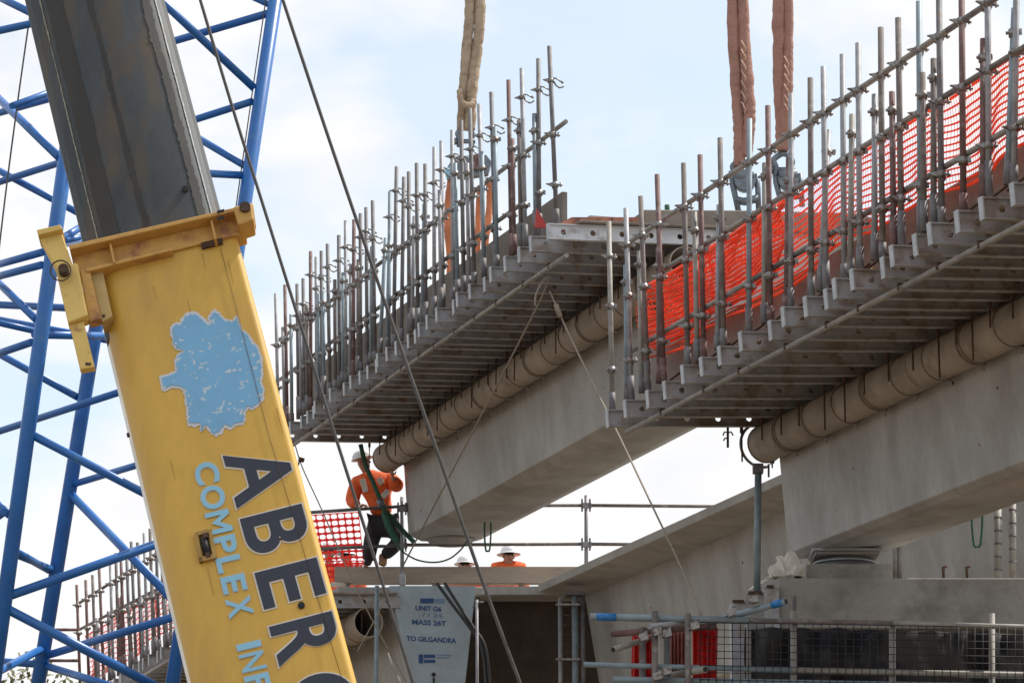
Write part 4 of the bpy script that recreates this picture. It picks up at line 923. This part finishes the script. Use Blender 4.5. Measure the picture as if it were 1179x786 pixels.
rope('hoist_cable', [(319, -20, 23), (372, 140, 23), (433.5, 320, 23), (496.5, 500, 23), (556, 670, 23), (604, 800, 23)], .0135, ROPE, 'dark steel cable crossing the farther platform and the girder to the stencilled bay', 'cable')
rope('hoist_cable', [(985 / 3.023, -20, 20), (327, 10, 20), (335, 45, 22.9), (338, 50, 23)], .006, ROPE, 'short end of thin cable beside the top of the second steel cable', 'cable') if False else None
# tag lines
rope('tag_line', [(633, 320, 31.8), (612, 366, 32.5), (540, 505, 36), (505, 572, 39), (462, 655, 41.5)], .011, TAG, 'tan tag line from the farther platform corner down towards the climbing worker')
rope('tag_line', [(633, 335, 31.8), (652, 378, 31.5), (682, 440, 31), (712, 500, 30.2), (750, 580, 29), (784, 652, 28), (807, 708, 27)], .0095, TAG, 'tan tag line slanting right down to the tube barrier')
MB().tube(curve_pts([at(632, 318, 31.75), at(624, 325, 31.7), at(617, 340, 31.7), at(616, 352, 31.7)], 6), .012, 8).build('rope_tail', TAG, bpy.data.objects['tag_line'])
MB().tube([at(640, 350, 31.55), at(645, 365, 31.55)], .026, 8).build('knot', TAG, bpy.data.objects['tag_line.001'])
rope('thin_line', [(340, 513, 39.6), (349, 540, 39.6), (372, 590, 39.5), (404, 664, 39.3), (430, 716, 39.2), (446, 745, 39.2), (476, 800, 39.2)], .008, TAG, 'thin line with a knot from the farther platform end down past the void tube mouth', 'line')
ko = bpy.data.objects['thin_line']; MB().tube([at(344, 528, 39.6), at(350, 530, 39.6)], .03, 8).build('knot', ROD, ko); MB().tube([at(345, 530, 39.6), at(342, 539, 39.6)], .012, 6).build('knot_tail', ROD, ko)
MB().tube([at(447, 751, 39.15), at(453, 768, 39.15)], .012, 6).build('line_highlight', REFL, ko); MB().tube([at(458, 777, 39.15), at(463, 788, 39.15)], .012, 6).build('line_highlight', REFL, ko)  # short pale tubes paint the white highlights on the line
rope('thin_line', [(443, 690, 39.3), (430, 716, 39.2), (411, 750, 39.1)], .008, TAG, 'short thin line crossing the mouth of the void tube', 'line')
# ================================================================== slings and lifting gear
def wob_tube(P, r, m, name, parent, seed, n=14, tw=.12):
    Q = curve_pts([at(*p) for p in P], 14); rs = [r * (1 + tw * noise.noise(Vector((i * .55, seed * 3.1, 0))) + .09 * noise.noise(Vector((i * 1.3, seed * 5.7, 3)))) for i in range(len(Q))]
    Q = [q + Vector((.012 * noise.noise(Vector((i * .3, seed, 4))), 0, 0)) for i, q in enumerate(Q)]
    return MB().tube(Q, rs, n).build(name, m, parent)
s1 = thing('lifting_sling', 'tan round sling carrying the far end of the lifted girder, leftmost of three', 'sling', at(538, 150, 39.5), 'slings hanging from the cranes')
wob_tube([(541.5, -25, 39.4), (540.5, 20, 39.4), (537, 60, 39.4), (534, 104, 39.4), (531.5, 150, 39.5)], .068, SLB, 'leg', s1, 1)
wob_tube([(553, -25, 39.4), (552.5, 20, 39.4), (549, 60, 39.4), (544, 100, 39.35), (541, 150, 39.4)], .072, SLB, 'leg', s1, 2)
wob_tube([(529, 104, 39.3), (532, 118, 39.25), (541, 122, 39.25), (546, 117, 39.3)], .045, SLB, 'choke', s1, 4)
s2 = thing('lifting_sling', 'reddish brown sling at the near end of the lifted girder, left of the pair', 'sling', at(852, 190, 32), 'slings hanging from the cranes')
wob_tube([(843, -25, 32), (844, 40, 32), (848.5, 110, 32), (851, 150, 32), (851, 192, 32)], .062, SLR, 'leg', s2, 5)
wob_tube([(854, -25, 32), (856.5, 40, 32), (861, 100, 31.95), (863, 137, 31.95), (859, 180, 32)], .066, SLR, 'leg', s2, 6)
s3 = thing('lifting_sling', 'reddish brown sling at the near end of the lifted girder, right of the pair', 'sling', at(900, 178, 32.5), 'slings hanging from the cranes')
wob_tube([(896, -25, 32.5), (896.5, 40, 32.5), (897.5, 100, 32.5), (900, 150, 32.5), (900, 174, 32.5)], .068, SLR, 'leg', s3, 7)
wob_tube([(907, -25, 32.5), (907.5, 40, 32.5), (907, 100, 32.45), (904, 140, 32.45), (903, 172, 32.5)], .056, SLR, 'leg', s3, 8)
for sr, x0, x1, ys_, Y in ((s2, 853.5, 863, (52, 62, 74, 86, 98, 110, 122), 31.9), (s3, 903, 905, (70, 80, 90, 102, 114, 124), 32.38)):
    for k, y in enumerate(ys_):
        MB().tube([at(x0, y - 5, Y), at(x0 + 5, y + 4, Y - .03), at(x0 + 4, y + 9, Y)], .007, 6).build('lacing', mat('sling_thread', (.6, .4, .3), .8), sr)
def shackle(cx, cy, w, h, Y, label, group, flip=1, s=1.0):
    t = thing('shackle', label, 'shackle', at(cx, cy + h / 2, Y), group)
    r = w * .16 / ppm(at(cx, cy, Y))
    P = [(cx - w * .42, cy + h * .5), (cx - w * .40, cy + h * .1), (cx - w * .52, cy - h * .2), (cx - w * .25, cy - h * .42), (cx, cy - h * .5), (cx + w * .3, cy - h * .4), (cx + w * .46, cy - h * .15), (cx + w * .38, cy + h * .12), (cx + w * .42, cy + h * .5)]
    MB().tube(curve_pts([at(x, y, Y) for x, y in P], 6), r, 12).build('bow', SHK, t)
    MB().tube([at(cx - w * .62, cy + h * .22, Y), at(cx + w * .62, cy + h * .22, Y)], r * .95, 12).build('pin', SHK, t)
    MB().tube([at(cx - w * .74, cy + h * .22, Y), at(cx - w * .56, cy + h * .22, Y)], r * 1.4, 6).build('nut', SHK, t)
    return t
def claw(cx, y0, y1, w, Y, label, group):
    """lifting clutch: a pale plate with a crescent opening and two feet"""
    t = thing('lifting_clutch', label, 'clutch', at(cx, y1, Y), group); q = lambda x, y: at(cx + x * w, y0 + (y1 - y0) * y, Y)
    outer = [(-.55, .0), (-.5, .3), (-.38, .7), (-.2, 1.0), (-.1, 1.0), (-.12, .85), (.1, .72), (.35, .74), (.5, .95), (.62, .92), (.62, .5), (.55, .12), (.42, .0)]
    b = MB(); b.tube([q(*p) for p in ((-.48, .02), (-.45, .3), (-.32, .65), (-.2, 1.0))], .032, 8); b.tube([q(*p) for p in ((.46, .05), (.52, .4), (.55, .95))], .03, 8)
    b.tube([q(*p) for p in ((-.34, .66), (.0, .70), (.53, .62))], .045, 8); b.build('frame', SHK, t)
    b = MB(); b.tube([q(-.35, .12), q(.35, .1)], .075, 12); b.build('spindle', SHK, t)
    c = q(.02, .22); b = MB(); b.tube([c - Vector((0, .06, 0)), c + Vector((0, .06, 0))], .115, 20); b.build('round_body', SHK, t)
    return t
shackle(853, 196, 19, 22, 32.0, 'grey shackle at the foot of the left near sling', 'shackles on the slings')
claw(857, 198, 247, 30, 32.0, 'grey lifting clutch with crescent opening under the left near sling', 'lifting clutches on the girder end')
shackle(902, 190, 22, 26, 32.5, 'grey shackle at the foot of the right near sling', 'shackles on the slings')
claw(907, 198, 240, 30, 32.5, 'grey lifting clutch under the right near sling', 'lifting clutches on the girder end')
shackle(536, 158, 18, 22, 39.5, 'grey shackle under the tan sling at the far end', 'shackles on the slings')
lb = thing('lifting_beam', 'dark lifting beam with a blue tip hidden among the far standards', 'beam', at(540, 200, 39.6))
P = [at(513, 196, 39.4), at(522, 180, 39.4), at(560, 178, 39.4), at(566, 186, 39.4), at(562, 200, 39.4), at(536, 204, 39.4), at(516, 203, 39.4)]
MB().prism(P, Vector((0, .14, 0))).build('body', SHK, lb, bevel=.01)
MB().prism([at(512, 194, 39.35), at(526, 189, 39.35), at(526, 201, 39.35), at(514, 202, 39.35)], Vector((0, .22, 0))).build('blue_tip', LBLUE, lb)
MB().prism([at(545, 178, 39.33), at(556, 178, 39.33), at(556, 196, 39.33), at(545, 194, 39.33)], Vector((0, .04, 0))).build('red_plate', RED, lb)
for i, (P, m, lab) in enumerate((([(520, 206, 39.6), (517, 230, 39.6), (516, 262, 39.6), (519, 300, 39.7), (518, 340, 39.9)], SLO, 'orange brown sling leg below the lifting beam, left one'), ([(563, 206, 39.6), (564, 230, 39.6), (561, 262, 39.6), (556, 300, 39.7)], SLO, 'orange brown sling leg below the lifting beam, right one'), ([(553, 214, 39.7), (551, 240, 39.7), (550, 280, 39.7), (549, 310, 39.8)], SLO, 'orange brown sling leg below the lifting beam, middle one'))):
    Q = curve_pts([at(*p) for p in P], 10); rs = [(.055, .045, .04)[i] * (1 + .15 * noise.noise(Vector((k * .5, i * 5, 2)))) for k in range(len(Q))]
    tag(MB().tube(Q, rs, 10).build('sling_leg', m), lab, 'sling', 'lower sling legs at the far end')
# ================================================================== people
def skin(name, nodes, edges, m, parent, root_i=0, sub=2):
    me = bpy.data.meshes.new(name); me.from_pydata([tuple(p) for p, r in nodes], edges, [])
    o = bpy.data.objects.new('tmp_skin', me); COL.objects.link(o)
    sk = o.modifiers.new('skin', 'SKIN'); sk.branch_smoothing = .3
    if not me.skin_vertices: me.attributes  # created by the modifier
    for i, (p, r) in enumerate(nodes):
        d = me.skin_vertices[0].data[i]; d.radius = (r if isinstance(r, tuple) else (r, r)); d.use_root = (i == root_i)
    ss_ = o.modifiers.new('sub', 'SUBSURF'); ss_.levels = sub; ss_.render_levels = sub
    dg = bpy.context.evaluated_depsgraph_get(); dg.update(); r = bpy.data.meshes.new_from_object(o.evaluated_get(dg)); bpy.data.objects.remove(o)
    r.name = name; c = sum((p for p, _ in nodes), Vector()) / len(nodes); r.transform(Matrix.Translation(-c))
    r.materials.clear(); r.materials.append(m)
    for f_ in r.polygons: f_.use_smooth = True; f_.material_index = 0
    return link(name, r, parent, c)
def try_skin(*a, **k):
    return skin(*a, **k)
def helmet(parent, c, face, r=.125, brim=.0, up=Vector((0, 0, 1))):
    side = face.cross(up).normalized(); f = up.cross(side).normalized(); b = MB(); N, K = 24, 7; P = []
    for j in range(K + 1):
        w = math.pi / 2 * j / K
        for i in range(N):
            a_ = 2 * math.pi * i / N; rr = r * math.cos(w) * (1.0 + .03 * math.cos(a_ * 2)); P.append(c + f * rr * 1.12 * math.cos(a_) + side * rr * .95 * math.sin(a_) + up * (r * .95 * math.sin(w)))
    b.add(P, [(j * N + i, j * N + (i + 1) % N, (j + 1) * N + (i + 1) % N, (j + 1) * N + i) for j in range(K) for i in range(N)], True)
    o = b.build('hard_hat', HELM, parent)
    Q = []
    for ring, (k, dz) in enumerate(((1.0, .0), (1.12 + brim, -.012 - brim * .05), (1.12 + brim, -.02 - brim * .05), (.98, -.008))):
        for i in range(N):
            a_ = 2 * math.pi * i / N; e = (1.18 if math.cos(a_) > .3 else 1.0) if ring in (1, 2) else 1.0; Q.append(c + f * r * 1.12 * k * e * math.cos(a_) + side * r * .95 * k * math.sin(a_) + up * dz)
    MB().add(Q, [(j * N + i, j * N + (i + 1) % N, (j + 1) * N + (i + 1) % N, (j + 1) * N + i) for j in range(3) for i in range(N)], True).build('brim', HELM, o)
    for sgn in (0,): MB().tube([c - f * r * 1.0 + up * .02, c + up * r * .98, c + f * r * 1.0 + up * .02], .012, 6).build('ridge', HELM, o)
    return o
def head_bits(parent, c, face, up=Vector((0, 0, 1))):
    side = face.cross(up).normalized(); f = face.normalized()
    for sg in (-1, 1): MB().tube([c + f * .083 + side * .032 * sg + up * .005, c + f * .094 + side * .032 * sg + up * .005], .011, 8).build('eye', BLK, parent)
    MB().tube([c + f * .082 - side * .026 - up * .058, c + f * .090 - up * .062, c + f * .082 + side * .026 - up * .058], .005, 6).build('mouth', mat('lip', (.25, .09, .07), .6), parent)
    for sg in (-1, 1): MB().tube([c + side * .075 * sg + up * .015, c + side * .086 * sg - up * .005, c + side * .076 * sg - up * .03], .012, 6).build('ear', SKIN, parent)
def hand(parent_nodes_mat, wrist, dirv, palmn, parent, curl=.7):
    """palm with five fingers closed around something"""
    d = dirv.normalized(); n = palmn.normalized(); s_ = d.cross(n).normalized(); nd = []; ed = []
    def add(p, r, pr=None):
        nd.append((p, r)); i = len(nd) - 1
        if pr is not None: ed.append((pr, i))
        return i
    w = add(wrist, .026); pm = add(wrist + d * .045, (.036, .02), w); kn = add(wrist + d * .085, (.036, .018), pm)
    for k, (o_, l) in enumerate(((-.030, .07), (-.010, .08), (.010, .076), (.030, .06))):
        a_ = add(wrist + d * .095 + s_ * o_, .010, kn); b_ = add(wrist + d * (.095 + l * .45) + s_ * o_ + n * l * .25, .009, a_); add(wrist + d * (.095 + l * .5) + s_ * o_ + n * l * .75, .008, b_)
    t = add(wrist + d * .04 - s_ * .045 + n * .01, .012, pm); add(wrist + d * .075 - s_ * .058 + n * .035, .010, t)
    return skin('hand', nd, ed, SKIN, parent, 0, 1)
# the climbing worker, seen from behind, standing on the plank
w1 = thing('person', 'worker in orange shirt and navy trousers standing on the plank, reaching up to the tube', 'person', at(432, 652, 42.0))
Yw = 41.75
n_ = [(at(441, 600, Yw), (.15, .12)), (at(438, 580, Yw), (.14, .11)), (at(431, 556, Yw), (.17, .12)), (at(423.5, 544, Yw - .02), (.07, .07)), (at(420, 539, Yw - .05), (.06, .06)), (at(418.5, 533, Yw - .06), (.088, .10)), (at(418.5, 526, Yw - .06), (.078, .09)),
      (at(411, 555, Yw), .065), (at(405, 577, Yw - .1), .045), (at(413, 583.5, Yw - .3), .032), (at(449, 551, Yw), .065), (at(458, 560, Yw - .2), .045), (at(452, 549, Yw - .42), .030),
      (at(433, 604, Yw), .09), (at(427, 625, Yw), .07), (at(424, 647, Yw + .05), .045), (at(420, 651, Yw - .08), .04),
      (at(450, 604, Yw), .09), (at(461, 622, Yw - .12), .065), (at(441, 641, Yw + .08), .045), (at(438, 650.5, Yw + .0), .04)]
e_ = [(0, 1), (1, 2), (2, 3), (3, 4), (4, 5), (5, 6), (2, 7), (7, 8), (8, 9), (2, 10), (10, 11), (11, 12), (0, 13), (13, 14), (14, 15), (15, 16), (0, 17), (17, 18), (18, 19), (19, 20)]
skin('body', n_, e_, SKIN, w1)
g_ = lambda i: n_[i][0]
sh_n = [(g_(0) + Z * .03, (.22, .17)), (g_(1), (.225, .17)), (g_(2), (.24, .17)), (g_(3) + Z * .005, (.13, .11)), (g_(7), .125), (g_(8), .105), (g_(9).lerp(g_(8), .2), .065), (g_(10), .125), (g_(11), .105), (g_(12).lerp(g_(11), .2), .065)]
skin('shirt', sh_n, [(0, 1), (1, 2), (2, 3), (2, 4), (4, 5), (5, 6), (2, 7), (7, 8), (8, 9)], ORG, w1)
skin('trousers', [(g_(0) - Z * .02, (.20, .16)), (g_(13), .14), (g_(14), .115), (g_(15), .092), (g_(17), .14), (g_(18), .118), (g_(19), .088)], [(0, 1), (1, 2), (2, 3), (0, 4), (4, 5), (5, 6)], NVC, w1)
for a_, b_ in ((15, 16), (19, 20)):
    f0_, f1_ = g_(a_), g_(b_)
    skin('boot', [(f0_ + Z * .06, .065), (Vector((f0_.x, f0_.y, at(430, 649, Yw).z + .02)), .06), (Vector((f0_.x + (-.02 if a_ == 15 else .02), f0_.y - .12, at(430, 651, Yw).z + .03)), .045), (Vector((f0_.x, f0_.y - .2, at(430, 651, Yw).z + .03)), .035)], [(0, 1), (1, 2), (2, 3)], BOOT if a_ == 19 else NVC, w1, sub=1)
up1 = (g_(6) - g_(4)).normalized(); face1 = Vector((.75, -.35, .1)).normalized()
helmet(w1, g_(6) - Z * .01 - Vector((.02, 0, 0)), face1, .125, .0, Vector((-.18, 0, 1)).normalized()); head_bits(w1, g_(5), face1)
def band(P, r, parent, w=.03, name='reflective_band'):
    MB().tube([at(*p) for p in P], r, 6).build(name, REFL, parent)
for P in ([(417, 551, Yw - .2), (421, 566, Yw - .2)], [(436, 550, Yw - .2), (440, 557, Yw - .2)], [(440, 572, Yw - .2), (447, 564, Yw - .2)]):
    b = MB(); a_, c_ = at(*P[0]), at(*P[1]); d_ = (c_ - a_); s_ = d_.cross(Vector((0, 1, 0))).normalized() * .038; b.prism([a_ - s_, a_ + s_, c_ + s_, c_ - s_], Vector((0, .03, 0))); b.build('reflective_tape', REFL, w1, bevel=.006)
hand(None, g_(9), Vector((.6, -.5, .2)), Vector((.2, -.1, -1)), w1); hand(None, g_(12), Vector((-.2, -.3, 1)), Vector((0, 1, .1)), w1)
def bystander(cx, ytop, Y, label, brim, face=Vector((.1, -1, 0)), hu=0.0):
    k = ppm(at(cx, ytop, Y)); P = at(cx, ytop + .12 * k, Y); t = thing('person', label, 'person', P - Z * 1.66)
    h = lambda dx, dz, dy=0: P + Vector((dx, dy, dz))
    nd = [(h(0, -.75), (.15, .11)), (h(0, -.5), (.14, .1)), (h(0, -.26), (.16, .1)), (h(0, -.17), .055), (h(0, -.12), .052), (h(.005, -.045, -.01), (.08, .095)), (h(0, .04), (.078, .09)), (h(-.19, -.27), .06), (h(-.24, -.6), .045), (h(-.2, -.82, -.12), .035), (h(.19, -.27), .06), (h(.24, -.6), .045), (h(.2, -.82, -.12), .035),
          (h(-.1, -.85), .09), (h(-.11, -1.2), .065), (h(-.11, -1.6), .045), (h(.1, -.85), .09), (h(.11, -1.2), .065), (h(.11, -1.6), .045)]
    nd = [(p + (Vector((0, .10, hu)) if i in (2, 3, 7, 10) and hu else Vector()), q_) for i, (p, q_) in enumerate(nd)]
    skin('body', nd, [(0, 1), (1, 2), (2, 3), (3, 4), (4, 5), (5, 6), (2, 7), (7, 8), (8, 9), (2, 10), (10, 11), (11, 12), (0, 13), (13, 14), (14, 15), (0, 16), (16, 17), (17, 18)], SKIN, t)
    q = lambda i: nd[i][0]
    skin('shirt', [(q(0), (.19, .14)), (q(1), (.185, .14)), (q(2), (.22, .15)), (q(3) + Z * .01, .10), (q(7), .10), (q(8), .08), (q(9).lerp(q(8), .2), .05), (q(10), .10), (q(11), .08), (q(12).lerp(q(11), .2), .05)], [(0, 1), (1, 2), (2, 3), (2, 4), (4, 5), (5, 6), (2, 7), (7, 8), (8, 9)], ORG, t)
    skin('trousers', [(q(0), (.18, .14)), (q(13), .12), (q(14), .095), (q(15), .07), (q(16), .12), (q(17), .095), (q(18), .07)], [(0, 1), (1, 2), (2, 3), (0, 4), (4, 5), (5, 6)], NVC, t)
    helmet(t, h(0, .035), face, .125, brim); head_bits(t, h(0, -.02), face)
    MB().tube([h(-.07, .01, -.085), h(.07, .01, -.085)], .018, 8).build('dark_glasses', BLK, t)
    for i in (15, 18): skin('boot', [(q(i) + Z * .02, .06), (q(i) - Z * .03, .06), (q(i) + Vector((0, -.14, -.035)), .045)], [(0, 1), (1, 2)], BOOT, t, sub=1)
    for i in (9, 12): hand(None, q(i), Vector((0, -.3, -1)), Vector((0, -1, 0)), t)
    return t
bystander(585.5, 629, 44.6, 'worker in white brimmed hard hat and orange shirt looking over the plank, right one', .30, Vector((.35, -1, 0)), .11)
bystander(535, 640.5, 44.6, 'worker of whom only a white hard hat and eyes show over the plank', .18)
bystander(379, 625, 44.2, 'orange shirted worker behind the red barrier mesh, left one', .12, Vector((.6, -1, 0)))
bystander(399, 630, 44.4, 'orange shirted worker behind the red barrier mesh, right one', .1, Vector((-.6, -1, 0)))
dk = MB(); a_ = at(360, 768, 44.3); c_ = at(640, 768, 46)
# floor for the bystanders
zf = at(585.5, 629, 44.6).z - .11 - 1.72
single(MB().box(Vector((at(480, 700, 45).x, 45.2, zf - .05)), Vector((2.6, 0, 0)), Vector((0, 1.1, 0)), Vector((0, 0, .04))), 'work_deck', PLY, 'plywood work deck behind the plank that the onlooking workers stand on', 'deck')
# green webbing and rope at the worker
ws = thing('webbing_strap', 'dark green webbing strap from the farther platform across the worker to the girder end', 'strap', at(445, 625, 41.3))
def flat(P, w, m, name, parent, th=.006):
    Q = curve_pts([at(*p) for p in P], 6); b = MB(); n = len(Q); L1 = []; 
    for i, p in enumerate(Q):
        t = (Q[min(i + 1, n - 1)] - Q[max(i - 1, 0)]).normalized(); s_ = t.cross(Vector((.15, 1, 0))).normalized() * w; L1 += [p - s_, p + s_]
    b.add(L1, [(2 * i, 2 * i + 1, 2 * i + 3, 2 * i + 2) for i in range(n - 1)], True); return solid(b.build(name, m, parent), th)
flat([(415, 511, 41.2), (421, 535, 41.25), (430, 556, 41.25), (438, 576, 41.25), (444, 592, 41.3), (450, 608, 41.3)], .03, GRN, 'webbing', ws)
flat([(442, 589, 41.28), (447, 605, 41.2), (454, 618, 41.2), (458, 624, 41.2)], .045, GRN, 'webbing', ws)
flat([(444, 588, 41.3), (456, 602, 41.35), (468, 615, 41.4), (477, 624, 41.4)], .032, GRN, 'webbing', ws)
MB().tube([at(437, 575, 41.2), at(440, 583, 41.2)], .05, 8).build('ratchet_buckle', SHK, ws)
rope('slack_rope', [(457, 624, 41.2), (463, 634, 41.2), (480, 644, 41.2), (500, 647, 41.2), (517, 643, 41.2), (530, 633, 41.2), (538, 622, 41.2)], .011, GRN, 'slack dark rope sagging below the end of the lifted girder', 'rope')
# rubble and rags on the plank end
crumple('rag', 388, 674, 41.6, .14, .035, .1, PLASW, 'small pale rag and rubble on the girder flange under the plank', 'rag', 8)
# ================================================================== distant trees
def tree(x, Y, h, label, seed):
    rn = random.Random(seed); base = Vector((at(x, 780, Y).x, Y, 0)); t = thing('tree', label, 'tree', base, 'trees far behind the lattice crane')
    MB().tube([base, base + Vector((.2, 0, h * .35)), base + Vector((.1, .2, h * .75))], [.35, .25, .1], 10).build('trunk', mat('bark', (.2, .15, .11), .9), t)
    b = MB(); cl = [(base + Vector((rn.uniform(-1, 1) * h * .26, rn.uniform(-1, 1) * h * .26, h * rn.uniform(.45, .93))), rn.uniform(.07, .15) * h) for _ in range(24)]
    for i, (c, r) in enumerate(cl):
        b2 = MB().tube([base + Vector((.1, .1, h * .4)), c], .06, 5); b.add(b2.v, b2.f)
        for k in range(420):
            d = Vector((rn.gauss(0, 1), rn.gauss(0, 1), rn.gauss(0, .8))).normalized() * r * rn.uniform(.5, 1.05); p = c + d
            a1 = Vector((rn.gauss(0, 1), rn.gauss(0, 1), rn.gauss(0, 1))).normalized() * .11; a2 = a1.orthogonal().normalized() * .06
            b.add([p - a1, p + a2, p + a1, p - a2], [(0, 1, 2, 3)])
    b.build('crown', mat('gum_leaves', (.16, .165, .09), .8, 0, .35, 1.5), t)
tree(58, 92, 14.1, 'grey-green gum tree top seen low behind the blue lattice, left one', 1); tree(84, 96, 14.5, 'grey-green gum tree top seen low behind the blue lattice, middle one', 2); tree(112, 90, 13.5, 'grey-green gum tree top seen low behind the blue lattice, right one', 3)
# strip added to paint a white edge highlight down the left side of the yellow section, and a rust stain patch on the inner section
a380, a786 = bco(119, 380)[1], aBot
MB().prism([bw(XL - .006, a380, -.19), bw(XL + .012, a380, -.12), bw(XL + .012, a786, -.12), bw(XL - .006, a786, -.19)], bx_ * -.006).build('edge_highlight', mat('highlight_white', (.8, .78, .72), .4), crane)
# green strap hanging on the near end of the lifted girder
q = [at(768, 236, 32.2), at(769, 262, 32.2), at(774, 292, 32.15), at(778, 318, 32.1)]
tag(MB().tube(curve_pts(q, 6), .028, 6).build('hanging_strap', GRN), 'dark green strap hanging over the near end beam of the lifted girder', 'strap')

# the nearest bracket of the lifted platform is cleaner, whiter steel
lastb = [o for o in bpy.data.objects if o.parent == platL and o.name.startswith('bracket')]
lastb = min(lastb, key=lambda o: WO[platL.name].y + o.location.y); lastb.data = lastb.data.copy(); lastb.data.materials[0] = mat('bracket_clean', (.55, .57, .60), .6, .2, .12, 6, stain=(.3, .28, .26), stain_pos=(.55, .7), sscale=7)
lastb['label'] = 'cleaner whitish end bracket'

# cast lifting recesses and patched marks on the big webs
rk = random.Random(31)
for gobj, A_, poly, s_hi, n_ in ((gR, AR, polyR, SL_R, 9), (gL, AL, polyL, sLe - .5, 7), (gM, AM, polyM, 11, 9)):
    a_, b_ = poly[0], poly[1]; nn = Vector((0, 0, 0)); d2 = (V * (b_[0] - a_[0]) + Z * (b_[1] - a_[1])).normalized(); nn = d2.cross(U).normalized(); nn = nn if nn.dot(V) < 0 else -nn
    for _ in range(n_):
        f = rk.uniform(.15, .85); ss_ = rk.uniform(.3, s_hi); p = A_.w(ss_, a_[0] + (b_[0] - a_[0]) * f, a_[1] + (b_[1] - a_[1]) * f)
        r0 = rk.uniform(.008, .02); MB().tube([p - nn * .01, p + nn * .0015], r0, 8).build('air_hole', ROD, gobj)
# rust runs and scuffs on the yellow section, warning decal plate
for x, y, l, w in ((262, 300, 26, 1.2), (232, 292, 18, 1.6), (318, 470, 30, 1.0), (196, 530, 22, 1.0), (352, 706, 26, 1.3), (176, 330, 14, 1.4), (238, 654, 30, 2.0)):
    MB().prism([bpt(x, y, .001), bpt(x + w, y, .001), bpt(x + w * .6 + l * .25, y + l, .001), bpt(x + l * .25, y + l, .001)], bn * .0008).build('rust_run', mat('rust_run', (.47, .275, .05), .7, 0, .2, 20), crane)
